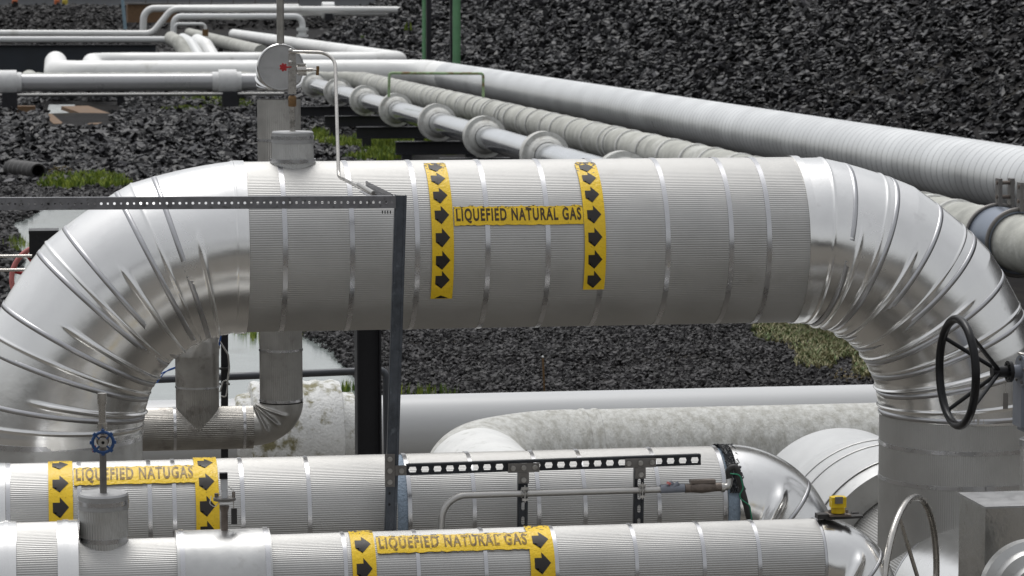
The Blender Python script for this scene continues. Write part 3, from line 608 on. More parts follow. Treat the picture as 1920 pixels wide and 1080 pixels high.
# stub + blue valve on P3
ps = W(195, 1000, 14.1); R_s = L(45.5, 14.1, 195); zt = W(195, 923, 14.1).z; zb = P3.z
st3 = thing('nozzle_stub', (ps.x, 14.1, P3.z+P3.R), 'ribbed silver stub with flat lid on the front pipe at lower left', 'pipe stub')
MB().cyl((ps.x, 14.1, zb), (ps.x, 14.1, zt-.075), R_s-.005, R_s, cap=False, corr=(52, .0015)).build('sleeve', ALD, st3)
MB().lathe((ps.x, 14.1, zt-.08), ZV, [(0, R_s-.002), (0, R_s+.005), (.068, R_s+.004), (.078, R_s-.003), (.078, .001)], 64, False).build('lid', CAPM, st3)
mb = MB(); strap(mb, (ps.x, 14.1, zt-.046), ZV, R_s+.004, .022, .003); strap(mb, (ps.x, 14.1, zt-.23), ZV, R_s-.002, .022, .003); mb.build('strap', ALB, st3)
bv = thing('blue_wheel_valve', (ps.x, 14.1, zt), 'small valve with dark blue lobed handwheel on upright stem at lower left', 'valve')
def z3(py): return W(198, py, 14.1).z
mb = MB(); mb.cyl((ps.x, 14.1, zt-.002), (ps.x, 14.1, z3(838)), L(6.5, 14), seg=20); mb.build('lower_stem', PLT, bv)
mb = MB(); mb.cyl((ps.x, 14.1, z3(815)), (ps.x, 14.1, z3(765)), L(6.5, 14), seg=20); mb.cyl((ps.x, 14.1, z3(757)), (ps.x, 14.1, z3(737)), L(8.5, 14), seg=20); mb.cyl((ps.x, 14.1, z3(765)), (ps.x, 14.1, z3(757)), L(7, 14), seg=20); mb.cyl((ps.x, 14.1, z3(803)), (ps.x, 14.1, z3(793)), L(9, 14), seg=6); mb.build('upper_stem', SSTEEL, bv)
c = Vector((ps.x, 14.1, z3(825)))
MB().cyl(c+Vector((0, .04, 0)), c+Vector((0, -.05, 0)), L(11, 14), seg=16).ball(c, .034).build('valve_body', BRN, bv)
mb = MB(); c2 = c+Vector((0, -.075, 0)); RW = L(19, 14)
mb.torus(c2, YV, RW, .008, 48, 10)
for i in range(8):
    a = 6.283*i/8; d = Vector((math.cos(a), 0, math.sin(a))); mb.box(c2+d*(RW+.006), (.016, .016, .016), (d, YV, d.cross(YV)))
    if i % 2: mb.tube([c2+d*.01+Vector((0, -.004, 0)), c2+d*RW], .0045, 8)
mb.build('handwheel', BLU, bv)
mb = MB(); mb.cyl(c+Vector((0, -.05, 0)), c2+Vector((0, -.012, 0)), .008, seg=12); mb.cyl(c2+Vector((0, -.006, 0)), c2+Vector((0, -.012, 0)), .024, seg=20); mb.build('wheel_nut', BOLT, bv)
MB().box(c+Vector((-L(16, 14), -.05, -.035)), (.018, .004, .034)).build('red_tag', RED, bv)
# sensor on joint cover
sn = thing('pressure_sensor', W(424, 984, 14.1), 'small grey sensor with black cap on a rusty nozzle beside right arrow tape', 'sensor')
def q3(px, py, dy=0): return W(px, py, 14.1+dy)
b0 = q3(421, 986); mb = MB(); mb.lathe(Vector((b0.x, 14.1, P3.z+R3c-.01)), ZV, [(0, L(6.5, 14)), (L(38, 14)*1.0, L(6.5, 14)), (L(46, 14), L(9, 14)), (L(50, 14), L(9, 14))], 20); mb.build('nozzle', BRN, sn)
mb = MB(); mb.cyl(q3(421, 938), q3(421, 933), L(21, 14), seg=24); mb.build('mounting_plate', PLT, sn)
mb = MB(); mb.cyl(q3(421, 933), q3(421, 917), L(6, 14), seg=12); mb.box(q3(420, 908), (L(13, 14), .03, L(22, 14))); mb.build('housing', mat('light_grey_plastic', (.55, .56, .57), .4), sn)
MB().box(q3(419, 892, -.003), (L(15, 14), .034, L(11, 14))).build('cap', BLK, sn)
mb = MB(); mb.cyl(q3(406, 932), q3(406, 925), L(4, 14), seg=6); mb.cyl(q3(438, 932), q3(438, 922), L(3, 14), seg=6); mb.build('bolt', BRN, sn)
mb = MB(); mb.tube(fillet([q3(428, 912), q3(438, 920, -.02), q3(438, 955, -.02)], .01, 4), .002, 6); mb.tube(fillet([q3(396, 930), q3(393, 945, -.03), q3(403, 951, -.03), q3(412, 940, -.03)], .012, 4), .002, 6); mb.build('wire', SSTEEL, sn)
MB().box(q3(439, 968, -.02), (L(11, 14), .004, L(30, 14))).build('black_tag', RUB, sn)
# yellow block on the front elbow
yb = thing('yellow_sensor', W(1571, 964, 14.05), 'small yellow device with dark window strapped onto the bend of the front pipe', 'sensor')
Yy = 14.05
mb = MB(); mb.cyl(W(1571, 961, Yy), W(1571, 931, Yy), L(14, Yy), seg=20); mb.box(W(1571, 941, Yy-.03), (L(29, Yy), .05, L(20, Yy))); mb.build('housing', YEL, yb)
MB().box(W(1573, 938, Yy-.06), (L(15, Yy), .01, L(13, Yy))).build('window', PLT, yb)
mb = MB(); mb.box(W(1571, 964, Yy), (L(42, Yy), .11, .008)); mb.cyl(W(1556, 962, Yy-.04), W(1556, 956, Yy-.04), .008, seg=6); mb.cyl(W(1588, 962, Yy-.04), W(1588, 956, Yy-.04), .008, seg=6); mb.build('base_plate', BRN, yb)
mb = MB(); mb.box(W(1541, 967, Yy), (L(22, Yy), .06, L(9, Yy))); mb.bar(W(1546, 971, Yy), W(1615, 967, Yy), .07, .012); mb.box(W(1603, 963, Yy+.05), (L(14, Yy), .03, L(6, Yy))); mb.build('rubber_strap', RUB, yb)
# ================================================================== strut frame in front of the middle pipe
YS = 14.68
fr = thing('strut_frame', W(728, 1000, YS), 'dark slotted strut frame with tall leaning post in front of the silver pipes', 'support frame')
def channel(mb, p0, p1, wd, dp, n_slots=0, facing=-1, sl=(.32, .30)):
    """U channel, slotted web facing the camera"""
    p0 = Vector(p0); p1 = Vector(p1); a = (p1-p0); ln = a.length; a.normalize(); s_ = a.cross(YV).normalized(); t_ = .003
    if n_slots:
        st = ln/n_slots; mb.perf(p0+YV*0, a, s_, ln, wd-.006, t_, [(st*(i+.5), st*sl[0], wd*sl[1], True) for i in range(n_slots)])
    else: mb.box((p0+p1)/2, (ln, t_, wd-.006), (a, YV, s_))
    for sg in (-1, 1):
        mb.box((p0+p1)/2+s_*(sg*wd/2)+YV*(-facing*0+dp/2*0+(dp/2)), (ln, dp, .005), (a, YV, s_))
        mb.box((p0+p1)/2+s_*(sg*(wd/2-.006))+YV*(-.003), (ln, .006, .01), (a, YV, s_))
wd = L(20, YS)
mb = MB(); channel(mb, W(730, 1075, YS), W(752, 366, YS), wd, .04); mb.build('post', GAL, fr)
mb = MB(); channel(mb, W(762, 881, YS), W(1314, 862, YS), L(19, YS), .035, 24); mb.build('slotted_rail', GAL2, fr)
mb = MB(); channel(mb, W(980, 1045, YS), W(981, 880, YS), L(17, YS), .035, 6, sl=(.3, .18)); mb.build('hanger', GAL2, fr)
mb = MB(); channel(mb, W(1197, 1040, YS), W(1199, 868, YS), L(17, YS), .035, 7, sl=(.3, .18)); mb.build('hanger', GAL2, fr)
def plate(px, py, parts, bolts):
    mb = MB()
    for dx, dy, w_, h_ in parts: mb.box(W(px+dx, py+dy, YS-.012-(.0005*(dx != 0))), (L(w_, YS), .006, L(h_, YS)))
    o = mb.build('joint_plate', PLT, fr); mb = MB()
    for dx, dy in bolts:
        c = W(px+dx, py+dy, YS-.018); mb.cyl(c, c+Vector((0, -.012, 0)), L(4.2, YS), seg=6); mb.cyl(c, c+Vector((0, -.004, 0)), L(5, YS), seg=16)
    mb.build('bolt', BOLT, o)
plate(731, 882, [(0, 0, 19, 62), (20.5, 0, 21, 19)], [(0, -21), (0, 1), (0, 22), (22, 1)])
plate(982, 877, [(0, 0, 60, 17), (0, 19, 20, 21)], [(-20, 1), (0, 0), (21, -1), (0, 23)])
plate(1201, 868, [(0, 0, 60, 17), (0, 19, 20, 21)], [(-22, 1), (0, 0), (22, -1), (1, 22)])
mb = MB(); 
for py in (925, 946): mb.cyl(W(730, py, YS-.004), W(730, py, YS-.006), .007, seg=12)
mb.build('bolt_hole', BLK, fr)
# perforated rail along the top left
rl = thing('perforated_rail', W(0, 384, YS), 'grey perforated steel angle running left from the top of the leaning post', 'rail')
p0 = W(-40, 383, YS-.02); p1 = W(742, 379, YS-.02); ln = (p1-p0).length; n = 64; st = ln/n
mb = MB(); holes = []
for i in range(n):
    big = i % 2 == 0; r_ = .0072 if big else .0048; holes.append((st*(i+.5), r_, r_, big))
aa = (p1-p0).normalized(); upr = ZV
mb.perf(p0, aa, upr, ln, L(22, YS), .003, holes); mb.bar(p0+Vector((0, .022, L(11, YS))), p1+Vector((0, .022, L(11, YS))), .044, .003); mb.build('angle', RAIL, rl)
mb = MB()
for i in range(4): c = W(717+5*i, 395, YS-.03+.01*i); mb.cyl(c, c+Vector((0, 0, -.015)), .003, seg=6)
mb.build('bolt', BLK, rl)
rb = thing('perforated_bracket', W(737, 372, YS), 'short perforated bracket angling back from the rail corner towards the arch pipe', 'bracket')
pA = W(737, 374, YS); pB = Vector((pA.x+.0, 15.95, pA.z+.03)); pB = W(686, 348, 15.9); ln = (pB-pA).length; a_ = (pB-pA).normalized()
mb = MB(); mb.perf(pA, a_, ZV, ln, .055, .003, [(ln/22*(i+.5), .008, .008, True) for i in range(22)]); mb.bar(pA+Vector((-.022, 0, -.028)), pB+Vector((-.022, 0, -.028)), .045, .003); mb.build('angle', RAIL, rb)
mb = MB()
for k in (.12, .2, .5, .62, .75): c = pA.lerp(pB, k)+Vector((-.02, 0, -.026)); mb.cyl(c, c+Vector((0, 0, .018)), .007, seg=6)
mb.build('bolt', PLT, rb)
# conduit
YC = YS-.04
cn_ = thing('conduit_run', W(820, 1000, YC), 'bent grey conduit pipe with brown junction fitting clamped to the strut hangers', 'conduit')
pts = fillet([W(823, 1060, YC), W(831, 930, YC), W(1240, 918, YC)], .13, 14)
MB().tube(pts, L(6.3, YC), 16).build('pipe', COND, cn_)
for px, py in ((983, 925), (1203, 919)):
    mb = MB(); c = W(px, py, YC)
    for s_ in (-1, 1): mb.torus(c+XV*(s_*.014), XV, L(7.5, YC), .004, 24, 8)
    mb.box(c+Vector((0, -.02, .03)), (.036, .02, .012)); mb.box(c+Vector((0, -.02, -.03)), (.03, .02, .012)); mb.cyl(c+Vector((0, -.022, -.045)), c+Vector((0, -.022, .045)), .004, seg=8); mb.build('clamp', BOLT, cn_)
mb = MB(); mb.cyl(W(1238, 917, YC), W(1283, 915, YC), L(8.5, YC), seg=20); mb.cyl(W(1252, 915, YC), W(1262, 904, YC), L(5, YC), seg=12); mb.cyl(W(1262, 913, YC-.01), W(1272, 905, YC-.01), L(4, YC), seg=10); mb.build('seal_fitting', GRYP, cn_)
MB().cyl(W(1253, 908, YC-.02), W(1255, 904, YC-.02), L(4.5, YC), seg=12).build('red_plug', PNK, cn_)
mb = MB(); mb.cyl(W(1284, 916, YC), W(1352, 913, YC), L(8.5, YC), seg=20); mb.smooth_lathe(W(1292, 914, YC), (W(1345, 912, YC)-W(1292, 914, YC)), [(0, .004), (.006, .028), (.07, .033), (.14, .028), (.15, .004)], 20); mb.box(W(1317, 902, YC), (L(48, YC), .05, L(6, YC))); mb.build('junction_body', BRN, cn_)
mb = MB(); mb.cyl(W(1352, 914, YC), W(1358, 914, YC), L(9, YC), seg=20); mb.tube(fillet([W(1357, 914, YC), W(1366, 912, YC), W(1368, 898, YC+.02)], .02, 6), L(6.5, YC), 14); mb.build('elbow_fitting', BOLT, cn_)
hz = thing('flexible_hose', W(1370, 895, YC), 'dark grey flexible hose looping from the conduit down past the pipe bend', 'hose')
hp = fillet([W(1367, 898, YC+.02), W(1366, 879, YC+.01), W(1380, 873, YC), W(1388, 905, YC), W(1398, 945, YC), W(1410, 990, YC+.03)], .03, 6)
MB().tube(dense(hp, .008), L(6, YC), 14, rf=lambda t: L(6, YC)*(1+.06*math.sin(t*420))).build('hose', RUB, hz)
gw = thing('green_wire', W(1372, 888, YC), 'thin bright green wire curling beside the flexible hose', 'wire')
MB().tube(fillet([W(1369, 888, YC-.03), W(1388, 890, YC-.04), W(1394, 915, YC-.04), W(1384, 932, YC-.03), W(1406, 948, YC-.04), W(1411, 985, YC-.02)], .03, 6), .0032, 8).build('wire', GRW, gw)
# ================================================================== small pipes behind the arch
Y4 = 18.4; r4 = L(40, Y4, 520)
v4 = thing('capped_riser_pipe', W(525, 1000, Y4), 'tall ribbed riser behind the arch ending in a round flat cap facing forward', 'pipe')
xv = W(527, 700, Y4).x; ztop = W(521, 135, Y4).z; zbot = W(527, 808, Y4).z
MB().cyl((xv-.0, Y4, W(520, 186, Y4).z), (xv, Y4, W(527, 752, Y4).z), r4, cap=False, corr=(66, .0012)).build('cladding', OLM, v4)
for py in (262, 305, 655, 749): mb = MB(); strap(mb, (xv, Y4, W(527, py, Y4).z), ZV, r4+.001, .016, .004); mb.build('band', ALB, v4)
elbow(Vector((xv, Y4-r4*1.12, W(520, 168, Y4).z)), 0, YV, ZV, r4*1.12, r4+.004, [], [28, 62], [10], v4, ALS, 90, .95, 120, 72, front=XV, am=.008, sg=.008, dent=.0015)
zc = W(520, 168, Y4).z+r4*1.12*.95; cc = Vector((xv, Y4-r4*1.12, zc)); rd_ = L(42, 18.2, 520)
MB().lathe(cc+YV*.03, -YV, [(0, rd_-.002), (.001, rd_+.006), (.035, rd_+.006), (.045, rd_), (.07, rd_+.004)], 72, False).build('cap_rim', ALS, v4)
mb = MB(); mb.lathe(cc-YV*.03, -YV, [(0, rd_), (.012, rd_)], 72); mb.box(cc+Vector((-.03, -.0435, .0)), (rd_*1.5, .003, .004)); mb.torus(cc-YV*.042, YV, rd_-.002, .005, 72, 8); mb.build('cap_plate', CAPM, v4)
pole = thing('support_pole', W(525, 80, Y4-.1), 'plain grey pole rising out of the picture above the round cap', 'pole')
MB().cyl(W(526, 86, Y4-.1), W(524, -160, Y4-.1), L(6.8, Y4), seg=20).build('pole', OLD, pole)
# lower elbow + horizontal + tee
rc4 = r4*1.35; ch = Vector((xv-rc4, Y4, W(527, 754, Y4).z))
elbow(ch, 0, XV, -ZV, rc4, r4+.003, [], [22, 45, 68], [], v4, OLM, 90, .85, 160, 96, front=-YV, am=.016, sg=.009, dent=.002)
zh = ch.z-rc4*.85; xh0 = W(-20, 812, Y4).x
MB().cyl((xv-rc4, Y4, zh), (xh0, Y4, zh), r4, cap=False, corr=(66, .0012)).build('cladding', OLD, v4)
for px in (327, 457): mb = MB(); strap(mb, (W(px, 812, Y4).x, Y4, zh), XV, r4+.001, .018, .004); mb.build('band', ALB, v4)
xt = W(371, 812, Y4).x
MB().cyl((xt, Y4, zh), (xt, Y4, W(371, 724, Y4).z), r4, cap=False, corr=(60, .0012)).build('tee_cladding', OLD, v4)
MB().cyl((xt, Y4, W(371, 724, Y4).z), (xt, Y4, W(371, 668, Y4).z), r4+.003, cap=False, seg=64).build('tee_sleeve', OLD, v4)
mb = MB(); strap(mb, (xt, Y4, W(371, 724, Y4).z), ZV, r4+.003, .012, .003); mb.build('band', ALB, v4)
elbow(Vector((xt, Y4+r4*1.15, W(371, 668, Y4).z)), 0, -YV, ZV, r4*1.15, r4+.004, [45], [20, 70], [], v4, OLD, 90, .95, 100, 72, front=XV, am=.006, sg=.006, dent=.001)
ce = Vector((xt, Y4+r4*1.15, W(371, 668, Y4).z+r4*1.15*.95)); MB().cyl(ce, ce+YV*.5, r4, seg=64).build('tee_end', OLD, v4)
# cable post with looped cable
cp = thing('cable_post', W(421, 900, 18.9), 'thin black post with tied grey and blue cables behind the small tee pipe', 'post')
mb = MB(); mb.bar(W(421, 900, 18.9), W(421, 560, 18.9), L(13, 19), .03, YV); mb.build('post', BLKM, cp)
mb = MB(); mb.tube(fillet([W(412, 640, 18.8), W(428, 665, 18.8), W(430, 690, 18.8), W(426, 720, 18.8)], .04, 6), .006, 8); mb.tube(fillet([W(412, 735, 18.8), W(418, 715, 18.8), W(428, 712, 18.8), W(424, 745, 18.8), W(414, 742, 18.8)], .02, 6), .005, 8); mb.build('grey_cable', COND, cp)
mb = MB(); mb.tube(fillet([W(330, 690, 18.8), W(300, 700, 18.8), W(281, 732, 18.8), W(260, 760, 18.8)], .1, 6), .004, 8); mb.tube(fillet([W(330, 688, 18.8), W(316, 693, 18.8), W(305, 702, 18.8), W(294, 718, 18.8)], .1, 6), .004, 8); mb.tube([W(414, 625, 18.8), W(411, 650, 18.8)], .006, 8); mb.build('blue_cable', mat('blue_cable', (.03, .12, .45), .4), cp)
mb = MB()
for py in (691, 720): mb.box(W(421, py, 18.86), (L(19, 19), .05, L(3, 19)))
mb.build('cable_tie', RUB, cp)
# dark handrail pipe
hr = thing('dark_handrail', W(720, 900, 19.2), 'thin dark pipe rail crossing behind the small risers and bending down beside the black column', 'rail')
MB().tube(fillet([W(262, 713, 19.6), W(724, 694, 19.2), W(727, 900, 19.2)], .05, 8), L(7, 19.3), 14).build('rail', mat('dark_grey_paint', (.07, .075, .085), .5, .2, .15, 8), hr)
# black column (H beam)
cl_ = thing('steel_column', W(691, 900, 18.7), 'black steel H-beam column standing behind the arch pipe near the leaning post', 'column')
pb = W(691, 900, 18.7); pt = W(690, 520, 18.7); pt.x = pb.x
mb = MB(); hh = pt.z-pb.z; cz = (pt.z+pb.z)/2
for s_ in (-1, 1): mb.box((pb.x+s_*L(21, 18.7), 18.7, cz), (.012, .17, hh))
mb.box((pb.x, 18.7, cz), (L(42, 18.7)-.012, .01, hh)); mb.build('beam', BLKM, cl_)
# ================================================================== back white pipe and stained pipe
Y5 = 24.0; P5 = Pipe(1200, 790, Y5, .27); topz = W(1200, 731, Y5).z; P5.R = L(66, Y5, 1200); P5.z = topz-P5.R
t5 = thing('white_jacketed_pipe', (W(250, 800, Y5).x, Y5, P5.z-P5.R), 'smooth white jacketed pipe with a mossy collar running behind the black column', 'pipe')
MB().cyl(P5.ax(W(200, 790, Y5).x), P5.ax(W(1900, 790, Y5).x), P5.R, seg=96).build('jacket', WHT, t5)
xm0, xm1, xm2 = W(468, 790, Y5).x, W(638, 790, Y5).x, W(664, 790, Y5).x
n = 40; mb = MB(); mb.lathe(P5.ax(xm0), XV, [(0, P5.R-.01), (.0, P5.R+.10), (.01, P5.R+.135)]+[(.01+(xm1-xm0-.03)*i/n, P5.R+.14+.006*math.sin(i*.9)) for i in range(1, n)]+[(xm1-xm0-.01, P5.R+.13), (xm1-xm0, P5.R+.10), (xm1-xm0, P5.R+.01)], 72, False); mb.build('mossy_collar', MOS, t5)
MB().lathe(P5.ax(xm1-.01), XV, [(0, P5.R+.035), (xm2-xm1, P5.R+.03), (xm2-xm1+.02, P5.R)], 72, False).build('moss_skirt', MOS, t5)
for px in (440,): MB().lathe(P5.ax(W(px, 790, Y5).x), XV, [(0, P5.R), (.02, P5.R+.03), (xm0-W(px, 790, Y5).x, P5.R+.05)], 72, False).build('joint_collar', MOS, t5)
P6R = .40; Y6 = 21.6; z6 = W(1300, 764, Y6).z-P6R
t6 = thing('stained_white_pipe', (W(900, 900, Y6).x, Y6, z6-P6R), 'thick lichen-stained white pipe bending towards the viewer behind the middle pipe', 'pipe')
xe6 = W(1075, 800, Y6).x; rc6 = .88
MB().cyl((xe6, Y6, z6), (W(1760, 800, Y6).x, Y6, z6), P6R, seg=128, cap=False).build('run', STN, t6)
elbow(Vector((xe6, Y6-rc6, z6)), 0, YV, -XV, rc6, P6R+.002, [], [], [], t6, STN, 90, 1.0, 160, 128, front=ZV, am=.0, dent=.003)
MB().lathe((xe6-rc6, Y6-rc6, z6), -YV, [(0, P6R-.01), (0, P6R+.012), (1.5, P6R+.012), (1.5, .01)], 128, False).build('end_sleeve', mat('white_mastic', (.70, .70, .68), .6, 0, .08, 5, .1, .2, 40, col2=(.5, .5, .46), thr=(.55, .7)), t6)
for dx in (.0, .10): mb = MB(); mb.lathe((xe6+dx+.05, Y6, z6), XV, [(0, P6R), (.01, P6R+.009), (.035, P6R+.009), (.045, P6R)], 96, False); mb.build('joint_ridge', STN, t6)
# ================================================================== header along Y at the right (valve body) + box
HX = br.x; hp_ = W(1834, 1120, 16.6); HZ = hp_.z
hd = thing('insulated_header', (HX, 17.2, HZ-.75), 'huge clad header pipe end-on at the lower right beneath the arch riser', 'pipe')
MB().lathe((HX, 0, HZ), YV, [(17.35, .56), (17.35, .72), (17.5, .745)], 128, False).build('flange_shoulder', ALD, hd)
MB().lathe((HX, 0, HZ), YV, [(17.5, .745), (17.95, .745), (18.35, .735), (18.55, .70), (18.7, .66), (19.3, .66)], 128, False).build('stippled_drum', DRM, hd)
mb = MB()
for yy, rr in ((17.5, .75), (18.0, .748), (18.22, .742)): mb.torus((HX, yy, HZ), YV, rr, .005, 128, 6)
mb.build('seam', ALD, hd)
MB().cyl((HX, 16.25, HZ), (HX, 17.4, HZ), .55, cap=False, corr=(210, .0012)).build('ribbed_cladding', ALC, hd)
mb = MB()
for yy in (16.27, 16.55): strap(mb, (HX, yy, HZ), YV, .553, .02, .005)
mb.build('band', ALB, hd)
MB().cyl((HX, 15.0, HZ), (HX, 16.26, HZ), .556, seg=128).build('smooth_cover', ALS, hd)
bx = thing('clad_box', W(1848, 1080, 15.0), 'square sheet metal box with flat lid at the lower right corner', 'box')
c0 = W(1848, 953, 14.35); hB = .75; wB = .62; dB = .44
MB().box((c0.x+wB/2, 14.35+dB/2, c0.z-hB/2), (wB, dB, hB)).build('casing', mat('buckled_sheet', (.55, .55, .54), .22, 1, .06, 3, .06, .5, 4.5), bx)
mb = MB(); mb.box((c0.x+wB/2, 14.35+dB/2, c0.z+.004), (wB+.012, dB+.012, .010)); mb.build('lid', CAPM, bx)
c1 = W(1948, 1118, 13.6)
fl = thing('flanged_cover', c1, 'rounded clad cover rim curving up at the extreme lower right corner', 'pipe cover')
mb = MB(); mb.lathe((c1.x, 13.75, c1.z-.0), -YV, [(0, .20), (0, .27), (.06, .27), (.075, .23), (.12, .22), (.13, .17), (.18, .16), (.181, .001)], 96, False); mb.build('rim', ALD, fl)
sr = thing('capped_stub', W(1922, 915, 14.9), 'narrow clad stub with a lid at the right edge beside the arch riser', 'pipe stub')
q = W(1935, 915, 15.2); MB().cyl((q.x, 15.2, q.z-.1), (q.x, 15.2, W(1935, 832, 15.2).z), L(24, 15.2), seg=48).build('sleeve', ALD, sr)
MB().lathe((q.x, 15.2, W(1935, 835, 15.2).z), ZV, [(0, L(27, 15.2)), (.035, L(27, 15.2)), (.042, L(24, 15.2))], 48).build('lid', CAPM, sr)
# ================================================================== handwheels
YH = 15.35; hub = W(1872, 697, YH); axd = (rt*-.945+fh*-.18).normalized(); RH = L(102, YH)
hw = thing('black_handwheel', hub, 'large black four-spoke handwheel seen nearly edge-on in front of the right bend', 'handwheel')
cw = W(1795, 698, YH-.15)
MB().torus(cw, axd, RH, L(8, YH), 96, 16).build('rim', BLK, hw)
for k in (35, 60+65, 180+35, 180+125):
    a = math.radians(k); e1 = axd.cross(ZV).normalized(); d = e1*math.cos(a)+ZV*math.sin(a); mb = MB(); mb.tube([hub-axd*.01, cw+d*RH], L(4.2, YH), 12); mb.build('spoke', BLK, hw)
mb = MB(); mb.cyl(hub+axd*.04, hub-axd*.05, L(11, YH), seg=24); mb.build('hub', BLK, hw)
mb = MB(); mb.lathe(hub-axd*.055, -axd, [(0, .004), (0, L(21, YH)), (.02, L(21, YH)), (.02, .02)], 40, False)
for k in range(6): a = 6.283*k/6; e1 = axd.cross(ZV).normalized(); d = e1*math.cos(a)+ZV*math.sin(a); mb.cyl(hub-axd*.05+d*.045, hub-axd*.08+d*.045, .006, seg=8)
mb.build('hub_flange', BLK, hw)
gb = thing('gearbox', hub-axd*.2, 'blue-grey painted gearbox at the right edge behind the black handwheel', 'gearbox')
mb = MB(); mb.cyl(hub-axd*.07, hub-axd*.14, L(13, YH), seg=32); mb.build('shaft_sleeve', GRYP, gb)
mb = MB(); mb.lathe(hub-axd*.13, -axd, [(0, .01), (0, L(31, YH)), (.03, L(31, YH)), (.03, L(27, YH)), (.18, L(27, YH))], 48); mb.build('end_cover', GRYP, gb)
e1 = axd.cross(ZV).normalized(); mb = MB()
for k in range(5): a = 6.283*k/5+.4; d = e1*math.cos(a)+ZV*math.sin(a); mb.cyl(hub-axd*.12+d*.07, hub-axd*.135+d*.07, .009, seg=6)
mb.build('bolt', PLT, gb)
g0 = W(1938, 762, YH+.05); bm = bmesh.new(); bmesh.ops.create_cube(bm, size=1)
for v in bm.verts: v.co = Vector((v.co.x*.2, v.co.y*.2, v.co.z*.34))
bmesh.ops.bevel(bm, geom=bm.edges[:], offset=.03, segments=4, affect='EDGES'); me = bpy.data.meshes.new('housing')
for v in bm.verts: v.co = v.co+g0+Vector((0, 0, .03))-ORG[gb.name]
bm.to_mesh(me); bm.free(); me.materials.append(GRYP); ob = bpy.data.objects.new('housing', me); COL.objects.link(ob); ob.parent = gb
MB().torus(W(1920, 664, YH), (rt*.2+ZV).normalized(), .03, .007, 24, 8).build('lifting_ring', SSTEEL, gb)
tg = thing('metal_tag', W(1885, 717, YH-.05), 'small dark engraved tag hanging below the black handwheel hub', 'tag')
MB().tube([W(1885, 716, YH-.04), W(1885, 737, YH-.04)], .0015, 6).build('wire', SSTEEL, tg)
MB().box(W(1885.5, 752, YH-.04), (L(10, YH), .003, L(31, YH))).build('plate', PLT, tg)
YK = 14.3; ck = W(1707, 1104, YK); ax2 = (rt*-.955+fh*.44).normalized(); RK = L(178, YK)
sw = thing('steel_handwheel', ck, 'bare steel handwheel rising edge-on from the bottom edge beside the front bend', 'handwheel')
MB().torus(ck, ax2, RK, L(6.5, YK), 96, 14).build('rim', SSTEEL, sw)
for k in (118, 238, 358):
    a = math.radians(k); e1 = ax2.cross(ZV).normalized(); d = e1*math.cos(a)+ZV*math.sin(a); mb = MB(); mb.tube([ck-ax2*.06, ck+d*RK], L(4, YK), 10); mb.build('spoke', SSTEEL, sw)
MB().cyl(ck-ax2*.1, ck-ax2*.03, .03, seg=20).build('hub', SSTEEL, sw)
# ================================================================== background pipes
def wrapped(mb, pts, R, pitch, step=.012, seg=40, jit=0):
    """overlapping jacket rings along a path"""
    pts = [Vector(p) for p in pts]; T = [(pts[min(i+1, len(pts)-1)]-pts[max(i-1, 0)]).normalized() for i in range(len(pts))]
    u, w_ = perp(T[0]); v = []; n = len(pts); s_ = 0
    for i in range(n):
        if i: s_ += (pts[i]-pts[i-1]).length
        u = (u-T[i]*u.dot(T[i])).normalized(); w_ = T[i].cross(u); ph = (s_/pitch) % 1.0; r_ = R+step*(ph)-step/2+(random.uniform(-jit, jit) if jit else 0)
        for k in range(seg):
            q = 2*math.pi*k/seg; v.append(pts[i]+u*(math.cos(q)*r_)+w_*(math.sin(q)*r_))
    return mb.add(v, [(k*seg+i, k*seg+(i+1) % seg, (k+1)*seg+(i+1) % seg, (k+1)*seg+i) for k in range(n-1) for i in range(seg)], True)
def support(mb, x, y, z, R, w_=.9): mb.box((x, y, (z-R)/2), (w_*.25, .25, max(.1, z-R)))
B1X, B1Z, B1R = 16.4, 1.50, .575
b1 = thing('long_silver_pipe', (B1X, 30, 0), 'long silver ring-jacketed pipe running away along the foot of the rock embankment', 'pipe')
path = fillet([(B1X, 24, B1Z), (B1X, 125, B1Z), (.3, 125, B1Z), (.3, 150, B1Z)], 1.6, 14)
i_s = [i for i, p in enumerate(path) if p.y > 123]
mb = MB(); wrapped(mb, dense([path[0], Vector((B1X, 118, B1Z))], .0875), B1R, .35, .016); mb.build('ringed_jacket', WRP, b1)
mb = MB(); wrapped(mb, dense([Vector((B1X, 117.9, B1Z))]+path[1:], .2), B1R, .8, .01, 32); mb.build('white_jacket', WROW, b1)
for y_ in (44, 52, 66, 80, 95, 110):
    mb = MB(); mb.box((B1X, y_, (B1Z-B1R+.04)/2), (.16, .3, B1Z-B1R+.04)); mb.box((B1X, y_, B1Z-B1R-.02), (.5, .35, .06)); mb.build('support_foot', BLKM, b1)
for x_ in (3, 8, 13): mb = MB(); mb.box((x_, 125, (B1Z-B1R+.04)/2), (.3, .2, B1Z-B1R+.04)); mb.build('support_foot', BLKM, b1)
B2X, B2Z, B2R = 13.1, 1.24, .39
b2 = thing('lichened_grey_pipe', (B2X, 30, 0), 'rough grey wrapped pipe with pale rings between the collared tube and the silver pipe', 'pipe')
path = fillet([(B2X, 26, B2Z), (B2X, 121.6, B2Z), (-.9, 121.6, B2Z), (-.9, 127, B2Z)], 1.3, 12)
mb = MB(); wrapped(mb, dense(path, .12), B2R, .55, .03, 32, .006); mb.build('wrapped_jacket', WRG, b2)
mb = MB()
rr_ = random.Random(4); y_ = 40
while y_ < 119:
    mb.lathe((B2X, y_, B2Z), YV, [(0, B2R), (.02, B2R+.028), (.10+.05*rr_.random(), B2R+.028), (.16, B2R)], 32, False); y_ += rr_.choice((1.1, 1.6, 2.2, .6))
mb.build('pale_joint_bead', CLR, b2)
